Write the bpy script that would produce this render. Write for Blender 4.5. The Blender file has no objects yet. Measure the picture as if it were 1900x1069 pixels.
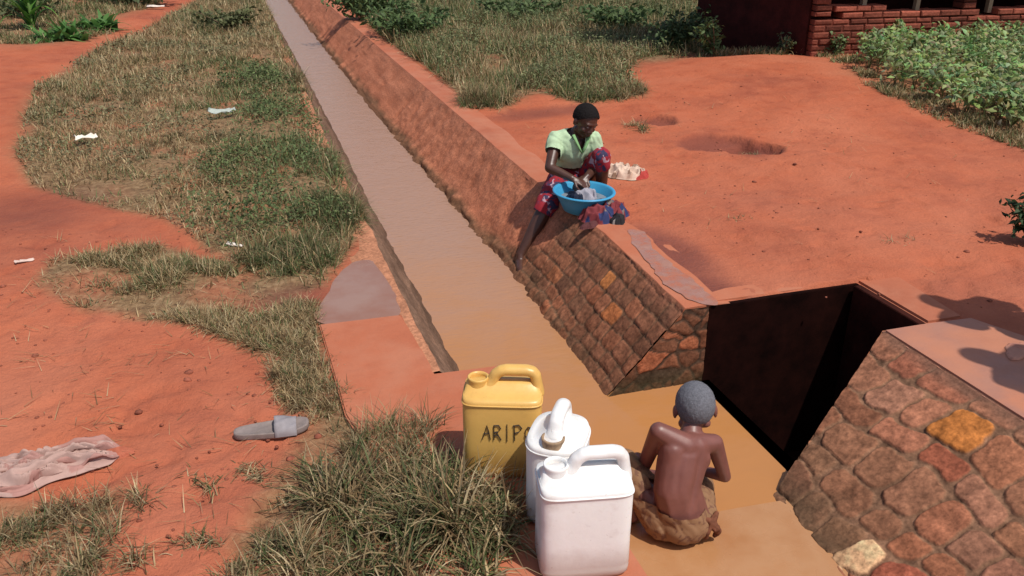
import bpy, bmesh, math, random
import numpy as np
from mathutils import Vector, Matrix, noise, Euler
random.seed(7); rng = np.random.default_rng(7)
R_ = math.radians
scene = bpy.context.scene
# ------------------------------------------------------------------ camera
CAM_H = 2.1; FPX = 1580.0; PITCH = R_(24.0); YAW = R_(17.3)
cd = bpy.data.cameras.new('camera'); cam = bpy.data.objects.new('camera', cd)
scene.collection.objects.link(cam); scene.camera = cam
cam.location = (0, 0, CAM_H); cam.rotation_euler = (R_(90) - PITCH, 0, -YAW)
cd.sensor_width = 36; cd.lens = 36 * FPX / 1900; cd.clip_end = 600; cd.clip_start = 0.05
# ------------------------------------------------------------------ world and sun
SUN_EL = R_(61); SH = Vector((-0.5, 0.866))          # direction the shadows fall
w = bpy.data.worlds.new('World'); scene.world = w; w.use_nodes = True
nt = w.node_tree; bg = nt.nodes['Background']
sky = nt.nodes.new('ShaderNodeTexSky'); sky.sky_type = 'NISHITA'; sky.sun_disc = False
sky.sun_elevation = SUN_EL; sky.sun_rotation = math.atan2(-SH.x, -SH.y)
sky.air_density = 1.0; sky.dust_density = 2.0
nt.links.new(sky.outputs[0], bg.inputs[0]); bg.inputs[1].default_value = 0.11
sd = bpy.data.lights.new('sun', 'SUN'); sun = bpy.data.objects.new('sun', sd); scene.collection.objects.link(sun)
sd.energy = 3.9; sd.angle = R_(0.8); sd.color = (1, 0.95, 0.87)
sdir = Vector((SH.x * math.cos(SUN_EL), SH.y * math.cos(SUN_EL), -math.sin(SUN_EL)))
sun.rotation_euler = sdir.to_track_quat('-Z', 'Y').to_euler(); sun.location = (3, -4, 10)
scene.view_settings.view_transform = 'Standard'; scene.view_settings.look = 'None'
scene.view_settings.exposure = 0.0; scene.view_settings.gamma = 1
scene.cycles.max_bounces = 6

# ------------------------------------------------------------------ helpers
Fv = Vector((math.sin(YAW) * math.cos(PITCH), math.cos(YAW) * math.cos(PITCH), -math.sin(PITCH)))
Rv = Vector((math.cos(YAW), -math.sin(YAW), 0)); Uv = Rv.cross(Fv)
def G(px, py, z=0.4):
    d = Fv * FPX + Rv * (px - 950) - Uv * (py - 534.5)
    t = (z - CAM_H) / d.z
    return Vector((0, 0, CAM_H)) + d * t
def PY(px, py, Y):
    d = Fv * FPX + Rv * (px - 950) - Uv * (py - 534.5)
    return Vector((0, 0, CAM_H)) + d * (Y / d.y)
def sm(a, b, x):
    t = np.clip((x - a) / (b - a), 0, 1); return t * t * (3 - 2 * t)
def N(x, y, z=0.0): return noise.noise(Vector((x, y, z)))
def fbm(x, y, z=0.0, o=4): return noise.fractal(Vector((x, y, z)), 1.0, 2.0, o)
def tag(o, label=None, cat=None, group=None, kind=None):
    if label: o['label'] = label
    if cat: o['category'] = cat
    if group: o['group'] = group
    if kind: o['kind'] = kind
    return o
def empty(name, loc=(0, 0, 0), rz=0.0):
    o = bpy.data.objects.new(name, None); o.empty_display_size = 0.1
    scene.collection.objects.link(o); o.location = loc; o.rotation_euler = (0, 0, rz); return o
def link(name, me, mat, parent=None, smooth=False):
    o = bpy.data.objects.new(name, me); scene.collection.objects.link(o)
    if mat: me.materials.append(mat)
    if parent: o.parent = parent
    if smooth: me.polygons.foreach_set('use_smooth', [True] * len(me.polygons))
    return o
def obj(name, bm, mat, parent=None, smooth=False):
    bmesh.ops.recalc_face_normals(bm, faces=bm.faces[:])
    me = bpy.data.meshes.new(name); bm.to_mesh(me); bm.free(); return link(name, me, mat, parent, smooth)
def npmesh(name, V, F, mat, parent=None, smooth=False, col=None):
    me = bpy.data.meshes.new(name); me.from_pydata([tuple(v) for v in V], [], F)
    if col is not None:
        a = me.color_attributes.new('Col', 'FLOAT_COLOR', 'POINT')
        c = np.ones((len(V), 4), np.float32); c[:, :3] = col; a.data.foreach_set('color', c.ravel())
    return link(name, me, mat, parent, smooth)
def fastmesh(name, V, quads, tris, mat, parent=None, col=None, smooth=False):
    me = bpy.data.meshes.new(name)
    me.vertices.add(len(V)); me.vertices.foreach_set('co', np.asarray(V, np.float32).ravel())
    nq = len(quads); ntr = len(tris)
    loops = np.concatenate([np.asarray(quads, np.int32).ravel(), np.asarray(tris, np.int32).ravel()])
    me.loops.add(len(loops)); me.loops.foreach_set('vertex_index', loops)
    ls = np.concatenate([np.arange(nq) * 4, nq * 4 + np.arange(ntr) * 3]).astype(np.int32)
    me.polygons.add(nq + ntr); me.polygons.foreach_set('loop_start', ls)
    me.update(calc_edges=True); me.validate()
    if col is not None:
        a = me.color_attributes.new('Col', 'FLOAT_COLOR', 'POINT')
        c = np.ones((len(V), 4), np.float32); c[:, :3] = col; a.data.foreach_set('color', c.ravel())
    return link(name, me, mat, parent, smooth)
def gridfaces(nu, nv, off=0):
    F = []
    for i in range(nu - 1):
        for j in range(nv - 1):
            a = off + i * nv + j; F.append((a, a + 1, a + nv + 1, a + nv))
    return F
def add_box(bm, c, s, rot=None, bev=0.0):
    r = bmesh.ops.create_cube(bm, size=1.0)
    M = Matrix.Translation(c) @ (rot.to_matrix().to_4x4() if rot else Matrix()) @ Matrix.Diagonal((s[0], s[1], s[2], 1))
    bmesh.ops.transform(bm, matrix=M, verts=r['verts'])
    if bev:
        es = list({e for v in r['verts'] for e in v.link_edges})
        bmesh.ops.bevel(bm, geom=es, offset=bev, segments=2, affect='EDGES')
def add_tube(bm, pts, rad, n=10, closed=False, flat=1.0):
    pts = [Vector(p) for p in pts]; m = len(pts)
    rads = rad if isinstance(rad, (list, tuple)) else [rad] * m
    rings = []; up = Vector((0, 0, 1))
    for i, p in enumerate(pts):
        if closed: t = (pts[(i + 1) % m] - pts[i - 1]).normalized()
        else: t = (pts[min(i + 1, m - 1)] - pts[max(i - 1, 0)]).normalized()
        a = t.cross(up)
        if a.length < 0.1: a = t.cross(Vector((1, 0, 0)))
        a.normalize(); b = t.cross(a).normalized()
        rings.append([bm.verts.new(p + a * math.cos(2 * math.pi * k / n) * rads[i] + b * math.sin(2 * math.pi * k / n) * rads[i] * flat) for k in range(n)])
    for i in range(m if closed else m - 1):
        A = rings[i]; B = rings[(i + 1) % m]
        for k in range(n): bm.faces.new((A[k], A[(k + 1) % n], B[(k + 1) % n], B[k]))
    if not closed:
        bm.faces.new(rings[0]); bm.faces.new(rings[-1][::-1])
def add_lathe(bm, prof, c=(0, 0, 0), n=24, sx=1.0, sy=1.0):
    rings = [[bm.verts.new((c[0] + r * sx * math.cos(2 * math.pi * k / n), c[1] + r * sy * math.sin(2 * math.pi * k / n), c[2] + z)) for k in range(n)] for r, z in prof]
    for i in range(len(rings) - 1):
        A, B = rings[i], rings[i + 1]
        for k in range(n): bm.faces.new((A[k], A[(k + 1) % n], B[(k + 1) % n], B[k]))
    return rings

# ------------------------------------------------------------------ materials
class MT:
    def __init__(s, name):
        s.m = bpy.data.materials.new(name); s.m.use_nodes = True; s.nt = s.m.node_tree
        s.b = s.nt.nodes['Principled BSDF']; s.tc = s.nt.nodes.new('ShaderNodeTexCoord')
    def n(s, t, **k):
        x = s.nt.nodes.new(t)
        for a, v in k.items(): setattr(x, a, v)
        return x
    def l(s, a, b): s.nt.links.new(a, b)
    def noise(s, scale, detail=5, rough=0.6, obj=True, vec=None, dist=0.0):
        x = s.n('ShaderNodeTexNoise'); x.inputs['Scale'].default_value = scale; x.inputs['Detail'].default_value = detail
        x.inputs['Roughness'].default_value = rough; x.inputs['Distortion'].default_value = dist
        s.l(vec if vec else s.tc.outputs['Object'], x.inputs['Vector']); return x.outputs['Fac']
    def ramp(s, fac, stops):
        r = s.n('ShaderNodeValToRGB'); e = r.color_ramp.elements
        while len(e) < len(stops): e.new(0.5)
        for i, (p, c) in enumerate(stops):
            e[i].position = p; e[i].color = (c[0], c[1], c[2], 1) if isinstance(c, (tuple, list)) else (c, c, c, 1)
        s.l(fac, r.inputs[0]); return r.outputs[0]
    def mix(s, fac, a, b, mode='MIX'):
        x = s.n('ShaderNodeMix', data_type='RGBA', blend_type=mode)
        for v, i in ((fac, 0), (a, 6), (b, 7)):
            if hasattr(v, 'is_output'): s.l(v, x.inputs[i])
            elif i == 0: x.inputs[0].default_value = v
            else: x.inputs[i].default_value = (v[0], v[1], v[2], 1)
        return x.outputs[2]
    def col(s): 
        x = s.n('ShaderNodeVertexColor'); x.layer_name = 'Col'; return x.outputs[0]
    def bump(s, h, st, dist=0.01, prev=None):
        x = s.n('ShaderNodeBump'); x.inputs['Strength'].default_value = st; x.inputs['Distance'].default_value = dist
        s.l(h, x.inputs['Height'])
        if prev: s.l(prev, x.inputs['Normal'])
        s.l(x.outputs[0], s.b.inputs['Normal']); return x.outputs[0]
    def base(s, c):
        if hasattr(c, 'is_output'): s.l(c, s.b.inputs['Base Color'])
        else: s.b.inputs['Base Color'].default_value = (c[0], c[1], c[2], 1)
    def rough(s, r):
        if hasattr(r, 'is_output'): s.l(r, s.b.inputs['Roughness'])
        else: s.b.inputs['Roughness'].default_value = r
    def set(s, k, v): s.b.inputs[k].default_value = v

SOIL_A = (0.41, 0.096, 0.038); SOIL_B = (0.46, 0.137, 0.066); SOIL_C = (0.26, 0.058, 0.028)
def soil_color(m):
    big = m.noise(0.9, 4, 0.55); mid = m.noise(6, 6, 0.65); fine = m.noise(60, 4, 0.7)
    c = m.ramp(big, [(0.32, SOIL_C), (0.5, SOIL_A), (0.68, SOIL_B)])
    c = m.mix(m.ramp(mid, [(0.35, 0.0), (0.62, 0.45)]), c, SOIL_B)
    c = m.mix(m.ramp(mid, [(0.28, 0.5), (0.44, 0.0)]), c, SOIL_C)
    c = m.mix(m.ramp(fine, [(0.30, 0.32), (0.5, 0.0)]), c, (0.24, 0.06, 0.03))
    return c
def mat_soil():
    m = MT('red earth'); c = soil_color(m)
    sx_ = m.n('ShaderNodeSeparateXYZ'); m.l(m.tc.outputs['Object'], sx_.inputs[0])
    mr = m.n('ShaderNodeMapRange'); m.l(sx_.outputs[1], mr.inputs[0]); mr.inputs[1].default_value = 7; mr.inputs[2].default_value = 2.2; mr.inputs[3].default_value = .1; mr.inputs[4].default_value = .62
    dm = m.n('ShaderNodeMath', operation='MULTIPLY'); m.l(mr.outputs[0], dm.inputs[0]); m.l(m.ramp(m.noise(1.7, 5, .6), [(.3, .35), (.65, 1.0)]), dm.inputs[1])
    c = m.mix(dm.outputs[0], c, (.42, .145, .085))
    sep = m.n('ShaderNodeSeparateColor'); m.l(m.col(), sep.inputs[0])
    gn = m.noise(22, 5, 0.7)
    gc = m.ramp(gn, [(0.3, (0.10, 0.055, 0.028)), (0.5, (0.21, 0.125, 0.06)), (0.7, (0.33, 0.22, 0.12))])
    c = m.mix(sep.outputs[0], c, gc)
    c = m.mix(sep.outputs[1], c, (0.15, 0.042, 0.03)); m.base(c)
    rr = m.ramp(sep.outputs[2], [(0, 0.93), (1, 0.25)]); m.rough(rr)
    b = m.bump(m.noise(5, 6, 0.7), 0.7, 0.04); b = m.bump(m.noise(26, 6, 0.72), 0.6, 0.012, b); b = m.bump(m.noise(110, 5, 0.7), 0.45, 0.004, b)
    m.set('Specular IOR Level', 0.3); return m.m
def mat_slab(name='dusty concrete', damp=False):
    m = MT(name); c = soil_color(m)
    c = m.mix(0.5, c, (0.41, 0.13, 0.062))
    c = m.mix(m.ramp(m.noise(3.5, 5, 0.6), [(0.42, 0.0), (0.62, 0.55)]), c, (0.44, 0.17, 0.095)); m.base(c)
    m.rough(0.85); b = m.bump(m.noise(12, 5, 0.6), 0.3, 0.015); m.bump(m.noise(120, 4, 0.7), 0.3, 0.003, b); return m.m
def mat_vcol(name, rough=0.85, spec=0.3, ns=40, amt=0.35, bs=0.4, bd=0.004, sc=120, trans=False):
    m = MT(name); c = m.col()
    f = m.ramp(m.noise(ns, 5, 0.7), [(0.3, 1 - amt), (0.7, 1 + amt * 0.5)])
    c = m.mix(1.0, c, f, 'MULTIPLY'); m.base(c); m.rough(rough); m.set('Specular IOR Level', spec)
    if bs: b = m.bump(m.noise(sc, 5, 0.7), bs, bd); m.bump(m.noise(sc * 0.2, 4, 0.6), bs, bd * 3, b)
    return m.m
def mat_plain(name, c, rough=0.6, spec=0.4, var=0.15, ns=20, bs=0.0, bd=0.003, metal=0.0):
    m = MT(name); f = m.ramp(m.noise(ns, 5, 0.65), [(0.3, 1 - var), (0.7, 1 + var)])
    m.base(m.mix(1.0, c, f, 'MULTIPLY')); m.rough(rough); m.set('Specular IOR Level', spec); m.set('Metallic', metal)
    if bs: m.bump(m.noise(ns * 3, 5, 0.65), bs, bd)
    return m.m
def mat_grass():
    m = MT('grass blades'); c = m.col(); m.base(c); m.rough(0.6); m.set('Specular IOR Level', 0.25)
    tr = m.n('ShaderNodeBsdfTranslucent'); m.l(c, tr.inputs[0])
    mx = m.n('ShaderNodeMixShader'); mx.inputs[0].default_value = 0.3
    out = m.nt.nodes['Material Output']; m.l(m.b.outputs[0], mx.inputs[1]); m.l(tr.outputs[0], mx.inputs[2]); m.l(mx.outputs[0], out.inputs[0]); return m.m
def mat_water():
    m = MT('muddy water')
    mp = m.n('ShaderNodeMapping'); mp.inputs['Scale'].default_value = (1.0, 2.6, 1); m.l(m.tc.outputs['Object'], mp.inputs[0])
    sepx = m.n('ShaderNodeSeparateXYZ'); m.l(m.tc.outputs['Object'], sepx.inputs[0])
    n1 = m.noise(1.6, 6, 0.62, dist=1.2)
    # orange silt near the slab; upstream sky reflection painted in as paler colour
    dv = m.n('ShaderNodeMath', operation='MULTIPLY_ADD'); m.l(sepx.outputs[1], dv.inputs[0]); dv.inputs[1].default_value = 0.30; dv.inputs[2].default_value = -1.08
    ad = m.n('ShaderNodeMath', operation='MULTIPLY_ADD'); m.l(n1, ad.inputs[0]); ad.inputs[1].default_value = 0.8; m.l(dv.outputs[0], ad.inputs[2])
    c = m.ramp(ad.outputs[0], [(0.2, (0.42, 0.185, 0.062)), (0.62, (0.39, 0.20, 0.11)), (1.0, (0.36, 0.205, 0.135))])
    m.base(c); m.rough(0.12); m.set('IOR', 1.33); m.set('Specular IOR Level', 0.6)
    mp2 = m.n('ShaderNodeMapping'); mp2.inputs['Scale'].default_value = (1.0, 1.5, 1); m.l(m.tc.outputs['Object'], mp2.inputs[0])
    b = m.bump(m.noise(3.2, 2, 0.5, vec=mp2.outputs[0], dist=0.3), 0.22, 0.03); n0 = b.node
    b2 = m.bump(m.noise(15, 3, 0.55, vec=mp.outputs[0], dist=0.4), 0.4, 0.012, b)
    st = m.n('ShaderNodeMapRange'); m.l(sepx.outputs[1], st.inputs[0]); st.inputs[1].default_value = 2.8; st.inputs[2].default_value = 5.5; st.inputs[3].default_value = .06; st.inputs[4].default_value = .5
    m.l(st.outputs[0], b2.node.inputs['Strength']); return m.m
def mat_shallow():
    m = MT('silty film over slab')
    c = m.ramp(m.noise(3, 5, 0.6), [(0.3, (0.36, 0.155, 0.055)), (0.55, (0.42, 0.215, 0.10)), (0.75, (0.40, 0.18, 0.07))])
    m.base(c); m.rough(m.ramp(m.noise(5, 3), [(0.4, 0.18), (0.6, 0.4)])); m.bump(m.noise(9, 4), 0.2, 0.01); return m.m
M_soil = mat_soil(); M_slab = mat_slab(); M_stone = mat_vcol('stone masonry', 0.88, 0.15, 55, .5, .6, .004, 90); M_water = mat_water(); M_shallow = mat_shallow()
M_grass = mat_grass(); M_brick = mat_vcol('mud brick', 0.9, 0.2, 30, 0.4, 0.6, 0.006, 60)
M_steel_shaded = mat_plain('rusted steel with painted shade', (0.011, 0.0026, 0.0018), 0.9, 0.06, 0.6, 9, 0.4, 0.004)  # rusted steel, base colour darkened to stand in for the pit's shade
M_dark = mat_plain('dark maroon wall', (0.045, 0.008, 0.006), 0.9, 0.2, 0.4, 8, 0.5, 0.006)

# ------------------------------------------------------------------ plan of the canal (world metres)
def wR(y): return float(np.interp(y, [-5, 3.1, 3.5, 4.8, 5.6, 10, 23, 60], [1.46, 1.46, 1.475, 1.50, 1.47, 1.385, 1.33, 1.2]))
def tR(y): return float(np.interp(y, [-5, 3.17, 4.2, 5.2, 17.6, 60], [1.83, 1.83, 1.865, 1.82, 1.75, 1.6]))
def wL(y): return float(np.interp(y, [-5, 3.6, 6.2, 9, 12.7, 23, 60], [0.85, 0.85, 0.82, 0.835, 0.815, 0.745, 0.6]))
def tL(y): return wL(y) - 0.245
SLAB_Y = 2.93; PIT_Y1 = 3.17; PIT_X1 = 2.76; WEIR = 1.95
def inpoly(px, py, P):
    c = np.zeros(len(px), bool); n = len(P)
    for i in range(n):
        x1, y1 = P[i]; x2, y2 = P[(i + 1) % n]
        k = ((y1 > py) != (y2 > py)) & (px < (x2 - x1) * (py - y1) / (y2 - y1 + 1e-12) + x1); c ^= k
    return c
def GP(pts, z=0.4): return [tuple(G(a, b, z)[:2]) for a, b in pts]
P_A = GP([(375, 2), (488, 2), (520, 90), (553, 170), (590, 255), (640, 350), (672, 430), (640, 470), (600, 530), (545, 548), (480, 520), (400, 465), (300, 405), (160, 375), (60, 345), (30, 290), (45, 230), (65, 170), (150, 115), (250, 70), (335, 30)])
P_A += []
P_B = GP([(100, 480), (300, 455), (420, 490), (520, 545), (590, 560), (590, 640), (640, 770), (590, 790), (530, 740), (490, 660), (360, 605), (160, 575), (60, 530)])
P_C = GP([(560, 800), (640, 765), (760, 755), (830, 800), (850, 860), (850, 960), (905, 1040), (890, 1100), (500, 1100), (420, 1010), (480, 920), (520, 860)])
P_D = GP([(0, 930), (60, 935), (170, 925), (230, 900), (235, 950), (140, 1000), (200, 1050), (140, 1100), (-100, 1100), (-100, 930)])
P_E = GP([(655, 3), (1290, 3), (1292, 60), (1300, 125), (1190, 130), (1160, 145), (1200, 185), (1090, 195), (990, 175), (930, 205), (870, 190), (800, 130), (730, 85), (680, 40)])
P_F = GP([(-60, 90), (60, 95), (150, 80), (215, 66), (190, 40), (300, 12), (300, 3), (-60, 3)])
P_bean = GP([(1588, 165), (1700, 210), (1780, 238), (1900, 272), (2050, 320), (2300, 200), (2000, 95), (1700, 95), (1600, 110)])
P_build = [(6.0, 8.4), (12.5, 7.6), (13.2, 14), (6.6, 14.5)]

def edgeL(y): return tL(y) - 0.03 if y > SLAB_Y else 0.86
def edgeR(y):
    if y > PIT_Y1 + 0.02: return tR(y) + 0.14
    if y > 2.66: return PIT_X1 + 0.07
    return 2.66
HOL = [(G(1330, 268), .30, .22, .055), (G(1395, 278), .20, .26, .085), (G(1215, 228), .17, .20, .06), (G(1010, 205), .40, .16, .03)]
def holq(x, y, c, a, b): return math.hypot((x - c.x) / a, (y - c.y) / b) + .30 * N(x * 4, y * 4, 2) + .14 * N(x * 13, y * 13, 3)
def hgt(x, y):
    if x < 1.2: 
        h = 0.40 + 0.012 * fbm(x * 1.3, y * 1.3, 3) + 0.006 * fbm(x * 6, y * 6, 9)
        h += 0.10 * float(sm(1.0, 6.0, -x)) + 0.05 * float(sm(6, 14, y)) * (0.5 + fbm(x * .5, y * .5))
    else:
        r = float(sm(0.1, 0.9, x - edgeR(y)))
        h = 0.398 + (0.01 + 0.03 * r) * fbm(x * 1.1, y * 1.1, 5) * r + 0.005 * fbm(x * 5, y * 5, 2) * r
        h += 0.02 * r
        h += 0.16 * float(sm(3.0, 5.5, x)) * float(sm(4.5, 8, y)) * (1 - float(sm(8.5, 10.5, y)))
        for c, a, b, d in HOL:
            if abs(x - c.x) < 2 * a and abs(y - c.y) < 3 * b: h -= d * float(sm(1.12, .82, holq(x, y, c, a, b)))
    far = math.hypot(x, y)
    h += 0.5 * float(sm(25, 90, far)) * (1 + fbm(x * .04, y * .04))
    return h
def axis(fine0, fine1, step, lo, hi, g=1.09):
    a = list(np.arange(fine0, fine1, step)); s = step
    while a[-1] < hi: s *= g; a.append(a[-1] + s)
    s = step; b = [fine0]
    while b[-1] > lo: s *= g; b.append(b[-1] - s)
    return np.array(b[::-1][:-1] + a)
xs = axis(-1.4, 4.2, 0.028, -70, 90); ys = axis(1.3, 6.6, 0.028, -12, 150, 1.06)
nx, ny = len(xs), len(ys)
XX, YY = np.meshgrid(xs, ys, indexing='ij'); ZZ = np.zeros_like(XX)
for i, x in enumerate(xs):
    for j, y in enumerate(ys):
        x_ = float(x); y_ = float(y)
        eL = edgeL(y_) + 0.012 * N(y_ * 9, 1.7); eR = edgeR(y_)
        if eL < x_ < eR: ZZ[i, j] = -1.2
        else: ZZ[i, j] = hgt(x_, y_)
fx, fy = XX.ravel(), YY.ravel()
mask = np.zeros(len(fx))
for P, wgt in ((P_A, 1), (P_B, .9), (P_C, .8), (P_D, .6), (P_E, .95), (P_F, 1), (P_bean, .8)):
    mask = np.maximum(mask, inpoly(fx, fy, P) * wgt)
mask = np.maximum(mask, ((fy > 24) & ((fx < -1.5) | (fx > 2.2))) * 0.9)
mask = np.maximum(mask, ((fx < -3.5) & (fy > 6) & (fx < -3.5 - 0.1 * (20 - fy))) * 0.8)
mk = mask.reshape(nx, ny).copy()
for _ in range(3):
    mk[1:-1, 1:-1] = (mk[1:-1, 1:-1] * 2 + mk[2:, 1:-1] + mk[:-2, 1:-1] + mk[1:-1, 2:] + mk[1:-1, :-2]) / 6
wob = np.array([0.5 + 0.9 * N(a * 3.1, b * 3.1, 4) for a, b in zip(fx, fy)])
mask = np.clip(mk.ravel() * (0.55 + wob * 0.9), 0, 1)
# damp, trodden spots; the eroded hollows add painted shade
dark = np.zeros(len(fx))
for (px, py), a, b, s in (((1240, 470), .20, .45, .75), ((1300, 540), .22, .3, .8), ((1390, 290), .10, .2, .5), ((1000, 215), .5, .18, .6), ((560, 565), .25, .25, .6), ((40, 390), .5, .5, .5)):
    c = G(px, py); q = ((fx - c.x) / a) ** 2 + ((fy - c.y) / b) ** 2; dark = np.maximum(dark, s * np.exp(-q * q))
wet = dark * (np.hypot(fx - G(1270, 520).x, fy - G(1270, 520).y) < 0.9)
for c, a, b, d in HOL:  # damp soil and painted hollow shade in one tone, darker where deeper
    for k in np.nonzero((abs(fx - c.x) < 2 * a) & (abs(fy - c.y) < 3 * b))[0]:
        dark[k] = max(dark[k], (.45 + 5 * d) * float(sm(1.18, .92, holq(float(fx[k]), float(fy[k]), c, a, b))))
zr = ZZ.ravel()
for _ in range(120):
    c = G(random.uniform(0, 560), random.uniform(420, 1060)) if random.random() < .5 else G(random.uniform(1150, 1880), random.uniform(200, 560)); a = random.uniform(0, 3.14); k = np.nonzero((abs(fx - c.x) < .2) & (abs(fy - c.y) < .2) & (zr > .2))[0]
    dx = (fx[k] - c.x) * math.cos(a) + (fy[k] - c.y) * math.sin(a); dy = -(fx[k] - c.x) * math.sin(a) + (fy[k] - c.y) * math.cos(a); q = np.hypot(dx / .11, dy / (.042 + .008 * np.sin(dx * 25))); zr[k] += -.011 * (1 - sm(.7, 1.05, q)) + .004 * np.exp(-((q - 1.25) / .2) ** 2)
V = np.stack([fx, fy, zr], 1)
idx = np.arange(nx * ny).reshape(nx, ny)
quads = np.stack([idx[:-1, :-1], idx[1:, :-1], idx[1:, 1:], idx[:-1, 1:]], -1).reshape(-1, 4)
ground = fastmesh('ground', V, quads, np.zeros((0, 3), int), M_soil, col=np.stack([mask, dark, wet], 1), smooth=True)
tag(ground, kind='structure')

def prism(name, poly, z0, z1, mat, parent=None, bev=0.008, kind=None):
    bm = bmesh.new(); vs = [bm.verts.new((x, y, z0)) for x, y in poly]; f = bm.faces.new(vs)
    r = bmesh.ops.extrude_face_region(bm, geom=[f]); bmesh.ops.translate(bm, vec=(0, 0, z1 - z0), verts=[v for v in r['geom'] if isinstance(v, bmesh.types.BMVert)])
    if bev: bmesh.ops.bevel(bm, geom=[e for e in bm.edges if abs(e.verts[0].co.z - z1) < 1e-5 and abs(e.verts[1].co.z - z1) < 1e-5], offset=bev, segments=2, affect='EDGES')
    o = obj(name, bm, mat, parent)
    if kind: tag(o, kind=kind)
    return o
# water
def sheet(name, poly, z, mat, kind='structure'):
    bm = bmesh.new(); bm.faces.new([bm.verts.new((x, y, z)) for x, y in poly]); bmesh.ops.triangulate(bm, faces=bm.faces[:]); o = obj(name, bm, mat); 
    for p in o.data.polygons:
        if p.normal.z < 0: p.flip()
    tag(o, kind=kind); return o
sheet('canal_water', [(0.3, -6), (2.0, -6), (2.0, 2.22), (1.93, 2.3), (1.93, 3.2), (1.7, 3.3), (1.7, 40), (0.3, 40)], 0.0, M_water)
sheet('pit_water', [(1.96, 2.2), (2.8, 2.2), (2.8, 3.25), (1.96, 3.25)], -0.55, M_steel_shaded)
# shallow sill beside the boy
prism('submerged_sill', [(0.86, -5), (1.9, -5), (1.9, 2.245), (1.62, 2.262), (1.42, 2.27), (0.86, 2.33)], -0.4, 0.006, M_shallow, kind='structure', bev=0.004)
prism('weir_lip', [(1.91, 2.25), (1.955, 2.25), (1.955, 3.19), (1.91, 3.19)], -0.8, -0.004, M_steel_shaded, kind='structure', bev=0.004)

# ------------------------------------------------------------------ masonry faces
def coursed(uv, rh, wmin, wmax, v0, v1, u0, u1, seedz, warp=.009):
    """roughly squared stones in uneven courses: distance to the nearest joint and stone id"""
    P = uv.copy()
    P[:, 0] += np.array([N(a * 7, b * 7, seedz) + .22 * N(a * 30, b * 30, seedz) for a, b in uv]) * warp; P[:, 1] += np.array([N(a * 7, b * 7, seedz + 9) + .22 * N(a * 30, b * 30, seedz + 9) for a, b in uv]) * warp + (.012 if rh < .1 else .035) * np.sin(uv[:, 0] * 7) * np.cos(uv[:, 1] * 5)
    vb = [v0]
    while vb[-1] < v1: vb.append(vb[-1] + rh * random.uniform(.8, 1.25))
    row = np.clip(np.searchsorted(vb, P[:, 1]) - 1, 0, len(vb) - 2); e = np.zeros(len(P)); ids = np.zeros(len(P), int); nid = 0; vb = np.array(vb)
    for k in range(len(vb) - 1):
        ub = [u0 - random.uniform(0, wmax)]
        while ub[-1] < u1: ub.append(ub[-1] + random.uniform(wmin, wmax))
        ub = np.array(ub); sel = row == k; p = P[sel]; j = np.clip(np.searchsorted(ub, p[:, 0]) - 1, 0, len(ub) - 2)
        dx = np.minimum(p[:, 0] - ub[j], ub[j + 1] - p[:, 0]); dy = np.minimum(p[:, 1] - vb[k], vb[k + 1] - p[:, 1]); rr = .022 if rh < .1 else .040
        ex = np.clip(rr - dx, 0, None); ey = np.clip(rr - dy, 0, None); ed = np.where((ex > 0) & (ey > 0), rr - np.hypot(ex, ey), np.minimum(dx, dy))
        e[sel] = ed; ids[sel] = nid + j; nid += len(ub)
    return e, ids, nid
def masonry(uv, seeds, cols, mortar, gap=0.013, relief=0.0055, seedz=0.0, warp=0.012, rot=.14, course=None):
    special = []
    if course:
        e, I1, nid = coursed(uv, *course[:7], seedz, warp); e = e * 2; special = course[7]; spec_seeds = list(zip(seeds, cols)); cols = [stonecol() for _ in range(nid)]
        for (sd0, cc) in sorted(spec_seeds if special else [], key=lambda q: max(q[1])):
            k = int(I1[np.argmin((uv[:, 0] - sd0[0]) ** 2 + (uv[:, 1] - sd0[1]) ** 2)]); cols[k] = cc
        seeds = cols
    else:
        P = uv.copy()
        wx = np.array([N(a * 14, b * 14, seedz) for a, b in uv]); wy = np.array([N(a * 14, b * 14, seedz + 9) for a, b in uv])
        P[:, 0] += wx * warp; P[:, 1] += wy * warp
        S = np.array([q[:2] for q in seeds]); F1 = np.full(len(P), 9.); F2 = np.full(len(P), 9.); I1 = np.zeros(len(P), int)
        for k in range(len(S)):
            d = (np.abs((P[:, 0] - S[k, 0]) * .8) ** 4 + np.abs((P[:, 1] - S[k, 1]) * 1.15) ** 4) ** .25
            b = d < F1; F2 = np.where(b, F1, np.minimum(F2, d)); I1 = np.where(b, k, I1); F1 = np.where(b, d, F1)
        e = F2 - F1
    hz = sm(gap * 0.35, gap * 1.1, e)
    per = np.array([0.4 + 1.0 * random.random() for _ in seeds])[I1]
    fine = np.array([fbm(a * 22, b * 22, seedz + 3) for a, b in uv])
    mc = np.array(mortar); vis = np.array([1.0 if (isinstance(q, tuple) and max(q) > .35) else random.uniform(.35, 1.0) for q in cols])[I1]
    big = np.array([fbm(a * 6, b * 6, seedz + 13) for a, b in uv]); c = np.array(cols)[I1]; c = c * vis[:, None] + mc * (1 - vis[:, None]) * 1.25; per = per * (.4 + .6 * vis); c = c * 1.38 * np.array([1.09, .88, .75]); mc = mc * 1.25 * np.array([1.04, .95, .84])
    bulge = relief * hz * (0.5 + 0.5 * per) * (0.95 + 0.15 * sm(0, 0.12, e)) + 0.0032 * fine + .004 * big
    t = sm(gap * 0.5, gap * 1.1, e)[:, None]
    c = c * (1 + 0.35 * fine[:, None] + .35 * big[:, None]); c = c * t + mc * (1 - t) * (1 + 0.4 * fine[:, None] + .3 * big[:, None])
    return bulge, np.clip(c, 0.005, 0.8)
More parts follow.
